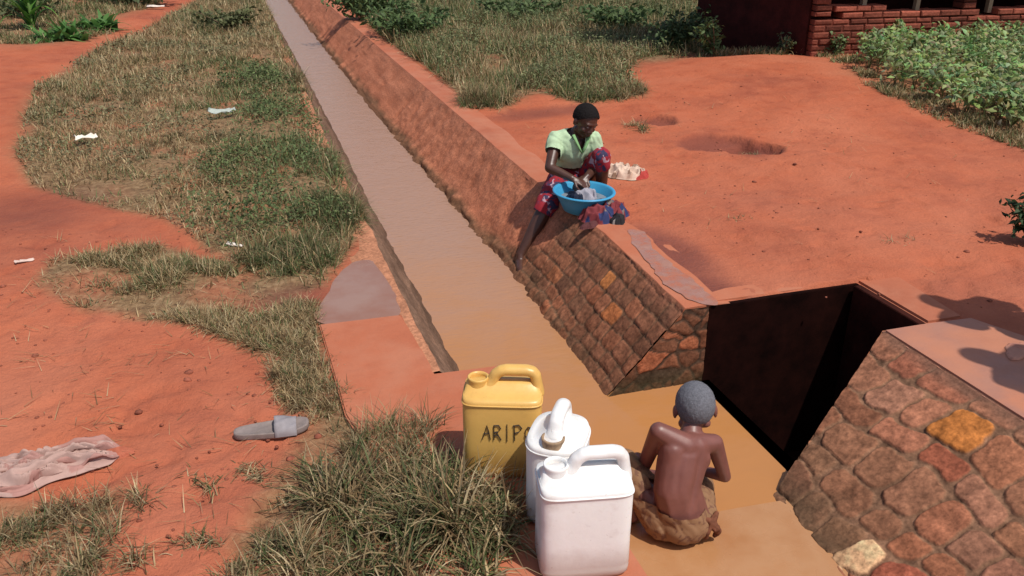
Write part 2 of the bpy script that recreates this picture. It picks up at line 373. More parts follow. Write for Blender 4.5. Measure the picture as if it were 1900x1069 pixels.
def stonecol():
    r = random.random()
    base = (0.165, 0.080, 0.050) if r < .45 else (0.20, 0.092, 0.055) if r < .7 else (0.125, 0.068, 0.046) if r < .85 else (0.25, 0.10, 0.055)
    k = random.uniform(.8, 1.25); return tuple(b * k for b in base)

# upstream right wall
wallA = empty('canal_wall', (1.65, 6, 0)); tag(wallA, 'long sloping right-hand canal wall of rough stone, plastered with red mud upstream, woman seated on it', 'canal wall')
def par(o, p): o.parent = p; o.matrix_parent_inverse = Matrix.Translation(-p.location); return o
ya = np.concatenate([np.arange(PIT_Y1, 5.4, 0.0075), np.arange(5.4, 9, 0.03), np.arange(9, 40.1, 0.15)])
va = np.concatenate([[-0.6], np.linspace(-0.12, 1.0, 74)])
seeds = []; cols = []
row = 0; v = -0.1
while v < 0.68:
    u = 3.1 + random.uniform(0, .1)
    while u < 5.9:
        wdt = random.uniform(.10, .20); seeds.append((u + wdt / 2, v + random.uniform(-.015, .015), random.uniform(0, .012))); cols.append(stonecol()); u += wdt
    v += 0.105; row += 1
for px, py, cc in ((1145, 512, (0.36, 0.16, 0.065)), (1190, 550, (0.34, 0.13, 0.05)), (1130, 455, (0.30, 0.12, .06))):
    g = G(px, py, 0.3); k = min(range(len(seeds)), key=lambda i: (seeds[i][0] - g.y) ** 2 + (seeds[i][1] - 0.42) ** 2 - 0.0); cols[k] = cc
seeds_sp = [(G(a, b, .3).y, .42 - .12 * n_) for n_, (a, b) in enumerate(((1145, 512), (1190, 550), (1130, 455)))]; cols_sp = [(.36, .16, .06), (.33, .13, .05), (.28, .11, .05)]
UV = []; PP = []; TT = []
for y in ya:
    a, b = wR(y), tR(y); L = math.hypot(b - a, 0.4)
    for t in va:
        UV.append((y, t * L)); PP.append((a + (b - a) * t, y, 0.4 * t)); TT.append(t)
UV = np.array(UV); PP = np.array(PP); TT = np.array(TT)
bul, C = masonry(UV, seeds_sp, cols_sp, (0.125, 0.070, 0.045), seedz=1, warp=.013, relief=.007, course=(.088, .085, .16, -.12, .66, 3.0, 6.2, True))
dn = np.array([fbm(a * 1.7, b * 5, 12) for a, b in UV]); d2 = np.array([fbm(a * 7, b * 7, 22) for a, b in UV])
plast = sm(4.5, 5.0, UV[:, 0] + 0.5 * dn + 0.5 * (TT - 0.5))           # mud plaster upstream
pc = np.array([0.50, 0.180, 0.096]) * (1 + 0.17 * dn + 0.13 * d2)[:, None] + np.array([0.02, 0.02, 0.015]) * (d2[:, None])
C = C * (1 - plast[:, None]) + pc * plast[:, None]
bul = bul * (1 - plast) + plast * (0.006 + 0.012 * d2)
dust = sm(0.80, 1.0, TT + 0.15 * d2)[:, None] * 0.55; C = C * (1 - dust) + np.array([0.40, 0.15, 0.085]) * dust
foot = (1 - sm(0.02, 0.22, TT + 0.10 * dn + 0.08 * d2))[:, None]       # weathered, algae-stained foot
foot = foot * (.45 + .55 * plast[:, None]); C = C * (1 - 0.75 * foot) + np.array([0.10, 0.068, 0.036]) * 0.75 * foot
rag = (1 - sm(0.03, 0.16, TT)) * (0.014 + 0.02 * d2) * (TT > -0.1) * sm(3.3, 4.2, UV[:, 0])
nrm = np.array([-0.4, 0, 0.4]) / math.hypot(.4, .4)
PP = PP + nrm[None, :] * (bul + rag)[:, None]
PP[:, 1] = np.maximum(PP[:, 1], PIT_Y1 - 0.004)
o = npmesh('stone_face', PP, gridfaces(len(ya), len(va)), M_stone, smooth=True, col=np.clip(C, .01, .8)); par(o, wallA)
# end face towards the pit
def endface(name, ptsfn, nu, nv, nvec, seeds, cols, parent, mort, relief=.005):
    P = []; UVe = []
    for i in range(nu):
        for j in range(nv): q, uvq = ptsfn(i / (nu - 1), j / (nv - 1)); P.append(q); UVe.append(uvq)
    P = np.array(P); b, c = masonry(np.array(UVe), seeds, cols, mort, relief=relief, seedz=5, gap=.012)
    P = P + np.array(nvec)[None, :] * b[:, None]
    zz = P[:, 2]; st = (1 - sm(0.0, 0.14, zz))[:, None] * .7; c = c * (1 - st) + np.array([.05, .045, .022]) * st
    o = npmesh(name, P, gridfaces(nu, nv), M_stone, smooth=True, col=np.clip(c, .01, .8)); par(o, parent); return o
se = [(random.uniform(1.3, 2.1), z + random.uniform(-.02, .02)) for z in np.arange(-.2, .5, .07) for _ in range(6)]
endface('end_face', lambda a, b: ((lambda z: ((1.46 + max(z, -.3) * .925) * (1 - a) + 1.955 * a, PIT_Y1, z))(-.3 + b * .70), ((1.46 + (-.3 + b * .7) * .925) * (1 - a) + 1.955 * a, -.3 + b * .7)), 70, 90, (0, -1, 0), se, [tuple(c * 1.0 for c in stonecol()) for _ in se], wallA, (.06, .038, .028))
# cap along the top
bm = bmesh.new(); yc = list(np.arange(PIT_Y1 + 0.008, 7, 0.08)) + list(np.arange(7, 40, .5)); prev = None
for y in yc:
    y = float(y); wv = 0.008 * N(y * 6, 2); zt = 0.404 + 0.006 * N(y * 2, 5)
    ring = [bm.verts.new(p) for p in ((tR(y) - .012 + wv, y, .385), (tR(y) + .004 + wv, y, zt), (tR(y) + .12, y, zt + .003), (tR(y) + .30, y, zt - .012), (tR(y) + .30, y, -.8), (tR(y) - .012 + wv, y, 0.30))]
    if prev:
        for k in range(6): bm.faces.new((prev[k], prev[(k + 1) % 6], ring[(k + 1) % 6], ring[k]))
    else: bm.faces.new(ring)
    prev = ring
par(obj('cap', bm, M_slab), wallA)

# foreground right wall with individually placed stones
wallB = empty('canal_wall', (2.3, 1.5, 0)); tag(wallB, 'near sloping wall of big rounded stones set in mortar at lower right, ochre and red stones in it', 'canal wall')
B0b, B0t = Vector((1.805, 2.30, 0)), Vector((2.56, 2.71, .4)); YB = -1.5
def fgP(u, t):            # u metres from the end, t 0..1 up the slope
    b = Vector((1.805 - 0.055 * u, 2.30, 0)); tp = Vector((2.56, 2.71, .4)); p = b.lerp(tp, t); s = (1 - u / 4.5)
    yb = 2.30 - u * (3.8 / 4.0); yt = 2.71 - u * (4.21 / 4.0); return Vector((b.x + (2.56 - b.x) * t, yb + (yt - yb) * t, .4 * t))
nB = Vector((-0.4, 0, 0.77)).normalized()
def fgUV(px, py):         # pixel -> (u metres, v metres) on the slope plane
    d = Fv * FPX + Rv * (px - 950) - Uv * (py - 534.5); o = Vector((0, 0, CAM_H)); n = (Vector((2.56, 0, .4)) - Vector((1.79, 0, 0))).cross(Vector((0, 1, 0)))
    t = (Vector((1.79, 0, 0)) - o).dot(n) / d.dot(n); p = o + d * t; return p.y, math.hypot(p.x - 1.79, p.z)
pk = (.27, .125, .082); dr = (.22, .075, .05); br = (.17, .09, .056); ol = (.11, .072, .045); ora = (.36, .155, .045); rd = (.26, .075, .045); cr = (.52, .38, .24); gp = (.24, .125, .09)
ST = [(1668, 650, .03, pk), (1600, 745, .035, (.27, .15, .11)), (1580, 700, .0, pk), (1715, 690, .02, dr), (1770, 735, .03, dr), (1555, 800, .01, br), (1625, 805, .01, pk), (1690, 765, .0, pk), (1730, 785, .0, gp), (1660, 850, .01, br),
      (1740, 862, .045, rd), (1822, 810, .05, ora), (1890, 855, .03, (.28, .10, .05)), (1645, 920, .04, (.19, .10, .065)), (1500, 865, .035, ol), (1560, 880, .03, br), (1480, 930, .02, ol), (1565, 960, .03, (.13, .06, .045)), (1712, 985, .03, (.24, .1, .06)), (1617, 1030, .035, cr),
      (1862, 965, .035, (.20, .14, .12)), (1812, 905, .01, gp), (1790, 1010, .05, (.155, .085, .065)), (1680, 1060, .02, dr), (1560, 1040, .0, ol), (1885, 1045, .03, br), (1905, 985, .02, (.22, .11, .065)), (1845, 880, .0, pk), (1535, 1000, .0, ol), (1900, 780, .0, pk), (1780, 930, .0, br), (1700, 900, .0, br), (1630, 980, .0, br), (1840, 1060, .02, gp)]
seeds = []; cols = []
for px, py, wt, c in ST:
    y, v = fgUV(px, py); seeds.append((y, v, wt * .5)); cols.append(c)
kept = [s for s in seeds]
for v in np.arange(-.05, 1.0, .15):
    for y in np.arange(-1.5, 2.6, .17):
        q = (y + random.uniform(-.03, .03), v + random.uniform(-.03, .03))
        if y < 1.42 or min(math.hypot(q[0] - s[0], q[1] - s[1]) - s[2] for s in kept) > .14:
            seeds.append((q[0], q[1], random.uniform(0, .02))); cols.append(stonecol() if random.random() > .2 else random.choice([rd, pk, gp, dr]))
us = np.concatenate([np.arange(0, 1.5, .0055), np.arange(1.5, 4.0, .03)]); ts = np.concatenate([[-.5, -.12], np.linspace(-.04, 1, 150)])
PP = []; UV = []; TT = []
for u in us:
    for t in ts:
        p = fgP(float(u), float(t)); PP.append(p); UV.append((p.y, math.hypot(p.x - 1.79, p.z) * (1 if t > 0 else -1))); TT.append(t)
PP = np.array(PP); UV = np.array(UV); TT = np.array(TT)
bul, C = masonry(UV, seeds[:len(ST)], cols[:len(ST)], (0.175, 0.10, 0.066), gap=.018, relief=.010, seedz=31, warp=.030, course=(.150, .12, .25, -.53, .95, -1.6, 2.9, True))
d2 = np.array([fbm(a * 5, b * 5, 22) for a, b in UV])
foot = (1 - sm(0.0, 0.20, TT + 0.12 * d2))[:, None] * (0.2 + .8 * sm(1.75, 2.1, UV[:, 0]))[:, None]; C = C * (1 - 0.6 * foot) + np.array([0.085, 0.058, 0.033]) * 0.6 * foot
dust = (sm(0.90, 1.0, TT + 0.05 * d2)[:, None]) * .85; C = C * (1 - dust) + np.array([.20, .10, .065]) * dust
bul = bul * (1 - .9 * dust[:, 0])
PP = PP + np.array(nB)[None, :] * bul[:, None]
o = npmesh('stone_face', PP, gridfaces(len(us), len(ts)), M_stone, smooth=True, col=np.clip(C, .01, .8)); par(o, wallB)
# vertical oblique end of that wall, capped ledge behind
se = [(random.uniform(0, 1.0), z + random.uniform(-.02, .02)) for z in np.arange(-.6, .5, .1) for _ in range(8)]
def efB(a, b):
    z = -.7 + b * (1.1); tlim = max(z, -.1) / .4
    x0 = Vector((1.805, 2.30, z)).lerp(Vector((2.56, 2.71, z)), max(0, min(1, tlim))); x1 = Vector((2.77, 2.712, z)); p = x0.lerp(x1, a); return tuple(p), (a, z)
endface('end_face', efB, 60, 70, (-.2, .98, 0), se, [stonecol() for _ in se], wallB, (.06, .038, .028))
M_ledge = mat_plain('damp cement ledge', (0.30, 0.165, 0.14), 0.5, 0.4, 0.22, 5, 0.25, 0.006)
def ledge_mat():
    m = MT('cement ledge with dust'); 
    c = m.ramp(m.noise(2.2, 5, .6), [(.35, (0.46, 0.18, 0.10)), (.55, (0.38, 0.17, 0.115)), (.7, (0.50, 0.19, 0.10))]); m.base(c)
    m.rough(m.ramp(m.noise(4, 4), [(.4, .45), (.6, .8)])); b = m.bump(m.noise(10, 5), .25, .012); m.bump(m.noise(140, 4), .3, .002, b); return m.m
M_ledge = ledge_mat()
par(prism('ledge', [(2.553, -1.5), (3.12, -1.5), (3.05, 1.6), (3.2, 2.1), (3.12, 2.45), (3.02, 2.70), (2.77, 2.714), (2.553, 2.714)], .30, .409, M_ledge, bev=.01), wallB)

M_steel_lifted = mat_plain('rusted steel lightened against shade', (.034, .008, .005), .9, .1, .5, 7, .4, .004)  # same steel lightened so the shaded back plate evens with the sunlit side
# pit lined with steel, its shade painted into the near-black colour
pit = empty('drop_pit', (2.3, 2.9, 0)); tag(pit, 'deep dark drop pit lined with rusted steel, its shade painted in, between the two stone walls', 'pit')
def panel(name, p0, p1, z0, z1, th, side):
    d = (Vector(p1) - Vector(p0)).normalized(); n = Vector((-d.y, d.x)) * side
    q0 = Vector(p0) + n * th; q1 = Vector(p1) + n * th
    par(prism(name, [tuple(p0), tuple(p1), tuple(q1), tuple(q0)], z0, z1, M_steel_lifted if name == 'back_panel' else M_steel_shaded, bev=.003), pit)
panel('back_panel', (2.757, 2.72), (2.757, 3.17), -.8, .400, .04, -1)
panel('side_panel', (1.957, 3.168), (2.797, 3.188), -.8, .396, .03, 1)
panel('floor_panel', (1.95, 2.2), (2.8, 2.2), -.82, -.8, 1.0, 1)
# concrete surround behind the pit, lit dusty rim
par(prism('rim', [(2.799, 2.716), (3.0, 2.716), (3.05, 3.28), (2.799, 3.25)], .2, .407, M_slab, bev=.012), pit)
par(prism('rim', [(1.98, 3.20), (2.797, 3.20), (2.797, 3.34), (2.13, 3.34), (1.98, 3.3)], .2, .403, M_slab, bev=.012), pit)

# left bank: lining, ledge, slab
wallC = empty('canal_wall', (0.7, 6, 0)); tag(wallC, 'low left-hand canal lining with narrow earthen ledge beside the grass', 'canal wall')
PP = []; C = []; yl = np.concatenate([np.arange(SLAB_Y, 7, .03), np.arange(7, 40, .15)]); tl = [0, .25, .5] + list(np.linspace(.6, 1.0, 4)) + [1.02] + list(np.linspace(1.05, 2.0, 22)) + [2.6]
for y in yl:
    y = float(y); a = tL(y); b = wL(y)
    for t in tl:
        r = .012 * fbm(y * 5, t * 3, 2)
        if t <= 1: x = a - .22 + .22 * t; z = .41 + .008 * N(y * 3, t * 4) - .02 * (1 - t)
        else: x = a + (b - a) * (t - 1); z = .41 - .41 * (t - 1); x += r; z += r
        if t > .9: x += .012 * N(y * 7, 4.4)
        PP.append((x, y, z))
        k = fbm(y * 4, t * 4, 8)
        if t <= 1: c = np.array([.46, .20, .11]) * (1 + .3 * k)
        else: c = np.array([.20, .115, .075]) * (1 + .5 * k) * (1 if t < 1.7 else .7)
        C.append(c)
par(npmesh('lining', PP, gridfaces(len(yl), len(tl)), M_stone, smooth=True, col=np.clip(np.array(C), .02, .8)), wallC)
sp = GP([(592, 603), (668, 594), (742, 585), (768, 622), (800, 680), (806, 694)], .41)
slab = prism('concrete_slab', [(-.1, -4), (0.905, -4), (0.905, 1.6), (0.90, 2.2), (0.905, 2.75), (0.91, SLAB_Y - .05), (0.85, SLAB_Y - .03)] + sp[::-1] + [tuple(G(640, 770, .41)[:2]), tuple(G(720, 900, .41)[:2]), tuple(G(780, 1080, .41)[:2])], -.9, .414, M_slab, bev=.006)
tag(slab, 'flat orange dusty concrete slab between the canal and the big tussock, jerrycans standing on it', 'slab')
# puddle behind the apron
def blob(name, pts, z, mat, kind='structure', n=60, amp=.015):
    P = GP(pts, z); out = []
    m = len(P)
    for i in range(m):
        p0, p1, p2, p3 = [Vector(P[(i + k - 1) % m]) for k in range(4)]
        for k in range(6):
            t = k / 6; q = .5 * ((2 * p1) + (-p0 + p2) * t + (2 * p0 - 5 * p1 + 4 * p2 - p3) * t * t + (-p0 + 3 * p1 - 3 * p2 + p3) * t ** 3)
            out.append((q.x + amp * N(q.x * 12, q.y * 12), q.y + amp * N(q.x * 12, q.y * 12, 5)))
    return sheet(name, out, z, mat, kind)
mw = MT('puddle water'); mw.base(mw.ramp(mw.noise(4, 4), [(.35, (.27, .12, .075)), (.65, (.31, .18, .135))])); mw.rough(mw.ramp(mw.noise(3, 3), [(.4, .08), (.65, .3)])); mw.bump(mw.noise(8, 3), .1, .01)
blob('puddle', [(600, 601), (660, 597), (738, 586), (735, 555), (722, 520), (700, 488), (665, 484), (630, 505), (608, 545), (585, 585)], .4075, mw.m)
wetm = MT('wet cement'); wetm.base(wetm.ramp(wetm.noise(9, 6, .7), [(.40, (.40, .13, .07)), (.52, (.34, .16, .115)), (.7, (.38, .20, .155))])); wetm.rough(wetm.ramp(wetm.noise(14, 5, .7), [(.42, .12), (.6, .55)])); wetm.bump(wetm.noise(30, 4), .3, .006)
blob('wet_ledge', [(1165, 432), (1195, 430), (1215, 465), (1262, 500), (1300, 530), (1330, 563), (1290, 563), (1262, 545), (1225, 515), (1195, 475)], .4085, wetm.m, amp=.035)

# ------------------------------------------------------------------ plants made of many small blades and leaves
def blades(pos, h, wd, lean, bend, cols, nseg=3, tip=.15):
    n = len(pos); az = rng.uniform(0, 2 * np.pi, n)
    dx, dy = np.cos(az), np.sin(az); wx, wy = -dy, dx
    Vs = []
    for k in range(nseg + 1):
        t = k / nseg; out = h * (lean * t + bend * t * t); z = h * t * np.sqrt(np.clip(1 - (lean + bend * t) ** 2 * .93, .02, 1)) - h * bend * .35 * t ** 3
        wk = wd * (1 - (1 - tip) * t ** 1.5) * .5
        cx_ = pos[:, 0] + dx * out; cy_ = pos[:, 1] + dy * out; cz = pos[:, 2] + z
        Vs.append(np.stack([cx_ - wx * wk, cy_ - wy * wk, cz], 1)); Vs.append(np.stack([cx_ + wx * wk, cy_ + wy * wk, cz], 1))
    m = 2 * (nseg + 1); V = np.stack(Vs, 1).reshape(-1, 3); b = np.arange(n)[:, None] * m
    Q = np.concatenate([np.concatenate([b + 2 * k, b + 2 * k + 1, b + 2 * k + 3, b + 2 * k + 2], 1) for k in range(nseg)])
    C = np.repeat(cols, m, axis=0); return V, Q, C
def scatter(P, n, keep=None):
    P = np.array(P); lo = P.min(0); hi = P.max(0); out = np.zeros((0, 2)); tries = 0
    while len(out) < n and tries < 60:
        q = rng.uniform(lo, hi, (n * 2, 2)); q = q[inpoly(q[:, 0], q[:, 1], [tuple(p) for p in P])]
        if keep is not None and len(q): q = q[keep(q)]
        out = np.concatenate([out, q]); tries += 1
    return out[:n]
def ground_z(q): return np.array([hgt(float(a), float(b)) for a, b in q])
STRAW = np.array([[.48, .36, .19], [.40, .28, .14], [.32, .215, .11], [.24, .145, .07], [.58, .46, .27]])
GREEN = np.array([[.12, .155, .05], [.16, .195, .075], [.085, .13, .04], [.20, .215, .10], [.15, .15, .06]])
def gcol(n, g):            # g: 0 dry .. 1 green, per blade
    s = STRAW[rng.integers(0, 5, n)]; e = GREEN[rng.integers(0, 5, n)]; pick = (rng.uniform(0, 1, n) < g)[:, None]
    return np.where(pick, e, s) * rng.uniform(.6, 1.2, (n, 1))
def patch(name, P, n, hf, wd, gf, label, cat='grass', lean=(.2, .9), clump=.45, extra=None, avoid=None, nseg=2):
    def keep(q):
        v = np.array([.5 + fbm(a * 1.9, b * 1.9, 7) * .9 + .35 * N(a * 7, b * 7, 3) for a, b in q])
        k = rng.uniform(0, 1, len(q)) < np.clip((v - clump) * 2.6 + .35, .02, 1)
        if avoid is not None: k &= ~avoid(q)
        return k
    q = scatter(P, n, keep); n = len(q); z = ground_z(q)
    d = np.hypot(q[:, 0], q[:, 1]); h = hf(q) * rng.uniform(.5, 1.3, n)
    w_ = wd * (.6 + d * .13) * rng.uniform(.7, 1.4, n)
    V, Q, C = blades(np.column_stack([q, z - .01]), h, w_, rng.uniform(*lean, n), rng.uniform(0, .5, n), gcol(n, gf(q)), nseg)
    o = fastmesh(name, V, Q, np.zeros((0, 3), int), M_grass, col=C); tag(o, label, cat, kind='stuff'); return o
def nz(q, s=1.0, z=0): return np.array([N(a * s, b * s, z) for a, b in q])
gA = G(520, 330); gA2 = G(560, 480)
def greenA(q):
    a = G(470, 200); b = G(600, 470)
    d = np.array([abs((b.x - a.x) * (a.y - y) - (a.x - x) * (b.y - a.y)) / (b - a).length for x, y in q])
    g = .22 + .55 * np.exp(-(d / .38) ** 2) * (q[:, 1] < 11) + .45 * nz(q, 1.1, 2) + .25 * nz(q, 4, 6)
    return np.clip(g, .05, .92)
def hA(q): return .075 + .05 * nz(q, 1.4, 8) + .07 * sm(-.5, .5, q[:, 0]) * (q[:, 1] < 7) + .012 * np.clip(q[:, 1] - 8, 0, 10)
patch('grass', P_A, 62000, hA, .0042, greenA, 'matted olive and straw grass on the left canal bank', lean=(.25, .98), clump=.3)
patch('grass', P_B, 15000, lambda q: .075 + .04 * nz(q, 2, 8), .0036, lambda q: np.clip(.22 + .4 * nz(q, 1.5, 2), .02, .6), 'dry straw coloured grass between the two bare patches at left', lean=(.3, .98), clump=.5)
av = lambda q: inpoly(q[:, 0], q[:, 1], GP([(1290, 128), (1150, 128), (1160, 145), (1900, 145), (1900, 128)])) 
patch('grass', P_E, 85000, lambda q: .17 + .06 * nz(q, 1, 8) + .012 * np.clip(q[:, 1] - 8, 0, 14), .0050, lambda q: np.clip(.42 + .03 * (q[:, 1] - 8) + .45 * nz(q, .8, 2), .2, .95), 'rough olive weeds and grass on the right bank behind the woman', lean=(.15, .95), clump=.22)
patch('grass', P_F, 15000, lambda q: .13 + .05 * nz(q, 1, 8), .0050, lambda q: np.clip(.45 + .5 * nz(q, 1, 2), .05, .9), 'weedy verge beyond the red path at upper left', lean=(.2, .95), clump=.42)
far_P = [(-22, 25), (-2.4, 24), (-1.4, 40), (-22, 40)]
patch('grass', [(-14, 9), (-4.9, 14), (-2.9, 24), (.5, 24.5), (.2, 40), (-20, 40)], 22000, lambda q: .25 + .1 * nz(q, .8, 8), .006, lambda q: np.clip(.5 + .5 * nz(q, .6, 2), .05, .9), 'tall weeds in the field beyond the path', lean=(.1, .8), clump=.4)
patch('grass', [(2.0, 18), (6, 17), (14, 17), (22, 22), (22, 40), (1.9, 40)], 22000, lambda q: .25 + .1 * nz(q, .8, 8), .006, lambda q: np.clip(.6 + .5 * nz(q, .6, 2), .05, .95), 'far weeds behind the brick building', lean=(.1, .8), clump=.3, avoid=lambda q: inpoly(q[:, 0], q[:, 1], P_build))
# sprigs over the canal ledge, left
patch('grass', [(tL(y) - .28, y) for y in np.arange(4.4, 20, .8)] + [(tL(y) + .04, y) for y in np.arange(20, 4.4, -.8)], 5200, lambda q: .07 + .03 * nz(q, 3, 8), .0042, lambda q: np.clip(.45 + .4 * nz(q, 1.5, 2), .05, .8), 'grass creeping over the left ledge of the canal', clump=.55)

def tussock(name, c, rx, ry, n, h, g, label, group=None, wd=.005, lean=(.1, .95), cat='grass tuft', nseg=4):
    ang = rng.uniform(0, 2 * np.pi, n); r = np.sqrt(rng.uniform(0, 1, n))
    ncl = max(4, n // 55); ca = rng.uniform(0, 2 * np.pi, ncl); cr_ = np.sqrt(rng.uniform(0, 1, ncl)); k = rng.integers(0, ncl, n)
    ox = (cr_[k] * np.cos(ca[k]) * .88) * rx + rng.normal(0, .022, n); oy = (cr_[k] * np.sin(ca[k]) * .88) * ry + rng.normal(0, .022, n)
    chh = rng.uniform(.6, 1.25, ncl)[k] * (1 - .35 * cr_[k] ** 2)
    q = np.stack([c.x + ox, c.y + oy], 1)
    if c.x < .9:                                    # nothing roots in the canal
        lim = np.array([tL(float(y)) for y in q[:, 1]]) if c.y > SLAB_Y else np.full(n, .84); ox = np.where(q[:, 0] > lim, ox - (q[:, 0] - lim) - rng.uniform(0, .12, n), ox); q[:, 0] = c.x + ox
    z = ground_z(q) - .01
    pos = np.column_stack([ox, oy, z - c.z])
    gg = np.clip(g + rng.uniform(-.35, .35, ncl)[k], .02, .98); tone = rng.uniform(.55, 1.05, ncl)[k][:, None]
    V, Q, C = blades(pos, h * chh * rng.uniform(.55, 1.25, n), wd * rng.uniform(.6, 1.4, n), rng.uniform(*lean, n), rng.uniform(.05, .75, n), gcol(n, gg) * tone, nseg, .1)
    o = fastmesh(name, V, Q, np.zeros((0, 3), int), M_grass, col=C); o.location = (c.x, c.y, c.z); tag(o, label, cat, group); return o
tussock('grass_tussock', G(800, 985), .27, .32, 3000, .225, .36, 'largest green-brown grass tussock beside the white jerrycans', wd=.0070)
tussock('grass_tussock', G(665, 925), .28, .26, 2000, .175, .25, 'tangled brown-green tussock just left of the largest one', wd=.006)
tussock('grass_tussock', G(735, 820), .20, .13, 1300, .17, .3, 'upright dry tussock with tall stems behind the largest one', wd=.0038, lean=(.02, .8))
tussock('grass_tussock', G(600, 755), .13, .20, 900, .10, .15, 'dry straw tuft leaning over the sandal toe', wd=.0038)
tussock('grass_tussock', G(560, 690), .16, .22, 1000, .10, .12, 'straw tussock at the left edge of the orange slab', wd=.0038)
tussock('grass_tussock', G(560, 1050), .26, .15, 1300, .12, .3, 'low sprawling tuft at the bottom edge left of the big tussock', wd=.004)
tussock('grass_tussock', G(90, 1000), .30, .10, 900, .13, .25, 'dry grass tuft at the bottom left corner below the pink cloth', wd=.0038)
tussock('grass_tussock', G(150, 950), .26, .06, 500, .10, .12, 'straw tuft right under the pink cloth', wd=.0036)
tussock('grass_tussock', G(110, 1070), .3, .08, 650, .11, .2, 'short straw tuft on the very bottom edge at left', wd=.0036)
tussock('grass_tussock', G(400, 890), .24, .05, 300, .07, .1, 'flat strip of dead straw in the middle of the bare earth', wd=.0034, lean=(.6, .99))
tussock('grass_tussock', G(390, 1000), .09, .04, 140, .07, .45, 'tiny green tuft on bare earth left of the sprawling one', wd=.0034, lean=(.4, .98))
tussock('grass_tussock', G(530, 480), .30, .25, 1800, .18, .7, 'dark green tall tuft at the edge of the puddle', wd=.0046, lean=(.05, .9))
tussock('grass_tussock', G(610, 400), .22, .40, 1800, .18, .75, 'dark green tall tuft beside the canal ledge', wd=.0048, lean=(.05, .9))
tussock('grass_tussock', G(640, 300), .16, .45, 1100, .16, .5, 'pale green tuft leaning over the canal ledge near the weed patch', wd=.0055, lean=(.1, .95))
tussock('grass_tussock', G(660, 395), .12, .30, 900, .15, .45, 'straw and green tuft leaning over the canal ledge above the puddle', wd=.0048, lean=(.1, .95))
tussock('grass_tussock', G(578, 150), .2, .9, 900, .18, .4, 'straw tuft on the canal ledge far upstream', wd=.0075, lean=(.1, .95))
tussock('grass_tussock', G(330, 270), .5, .5, 1500, .13, .15, 'pale straw clump in the middle of the left bank', wd=.0055, lean=(.1, .95))
tussock('grass_tussock', G(200, 190), .6, .6, 1500, .14, .12, 'pale straw clump beside the bend of the red path', wd=.006, lean=(.1, .95))
tussock('grass_tussock', G(1180, 245), .13, .18, 260, .12, .35, 'small dry tuft in the hollow behind the woman', wd=.005, lean=(.4, .98))
tussock('grass_tussock', G(1130, 178), .40, .40, 1300, .2, .12, 'pale straw clump at the edge of the red mound', wd=.0055)
tussock('grass_tussock', G(1668, 458), .16, .05, 130, .07, .1, 'faint straw tuft alone on the red earth at right', wd=.0045, lean=(.5, .98))
tussock('grass_tussock', G(1370, 412), .07, .04, 70, .05, .3, 'tiny sprig alone on the red earth right of the clothes', wd=.0045, lean=(.4, .98))
tussock('grass_tussock', G(1390, 292), .07, .05, 80, .07, .35, 'tiny sprig under the eroded hollow', wd=.0045, lean=(.3, .98))
tussock('grass_tussock', G(905, 190), .35, .35, 1200, .24, .45, 'dark tuft overhanging the red bank above the canal wall', wd=.006)
tussock('grass_tussock', G(1010, 150), .6, .5, 1500, .25, .45, 'tall olive clump in the middle of the weeds behind the woman', wd=.0065)

def leafmass(P3, size, cols, up=.5, asp=.5):
    """diamond leaves at points P3"""
    n = len(P3); nrm_ = rng.normal(0, 1, (n, 3)); nrm_[:, 2] = np.abs(nrm_[:, 2]) + up; nrm_ /= np.linalg.norm(nrm_, axis=1)[:, None]
    a = np.cross(nrm_, rng.normal(0, 1, (n, 3))); a /= np.linalg.norm(a, axis=1)[:, None]; b = np.cross(nrm_, a)
    s = (size * rng.uniform(.6, 1.4, n))[:, None]
    dz = nrm_ * s * .22
    V = np.stack([P3 - a * s - dz, P3 - b * s * asp * .9 , P3 - b * s * asp * .9 * -1, P3 + a * s - dz, P3 + a * s * .2 + dz * 1.0 + b * 0], 1)
    V = V.reshape(-1, 3); k = np.arange(n)[:, None] * 5
    T = np.concatenate([np.concatenate(t, 1) for t in ((k, k + 1, k + 4), (k + 1, k + 3, k + 4), (k + 3, k + 2, k + 4), (k + 2, k, k + 4))])
    return V, T, np.repeat(cols, 5, axis=0)
M_leaf = mat_grass(); M_leaf.name = 'leaves'
def cover(P, n, size, hmax, col, label, clump=.5, sc=1.5):
    def keep(q): return rng.uniform(0, 1, len(q)) < np.clip((np.array([.5 + fbm(a * sc, b * sc, 17) for a, b in q]) - clump) * 4, 0, 1)
    q = scatter(P, n, keep); n = len(q); P3 = np.column_stack([q, ground_z(q) + rng.uniform(.01, 1, n) * hmax]); d = np.hypot(q[:, 0], q[:, 1])
    V, T, C = leafmass(P3, size * (.5 + d * .09), np.array([col]) * rng.uniform(.5, 1.5, (n, 1))); tag(fastmesh('ground_cover', V, np.zeros((0, 4), int), T, M_leaf, col=C), label, 'weeds', kind='stuff')
cover(P_A, 9000, .012, .09, (.20, .185, .095), 'small-leaved grey-green weeds among the left bank grass', .5)
cover(P_E, 15000, .013, .22, (.17, .185, .085), 'small-leaved olive weeds among the grass behind the woman', .42, 1.0)
cover(GP([(400, 150), (520, 110), (575, 200), (640, 330), (660, 470), (560, 540), (400, 460), (470, 400), (360, 320), (480, 250)]), 4200, .012, .14, (.115, .15, .055), 'dense dark green low weeds along the canal side of the left bank', .5)
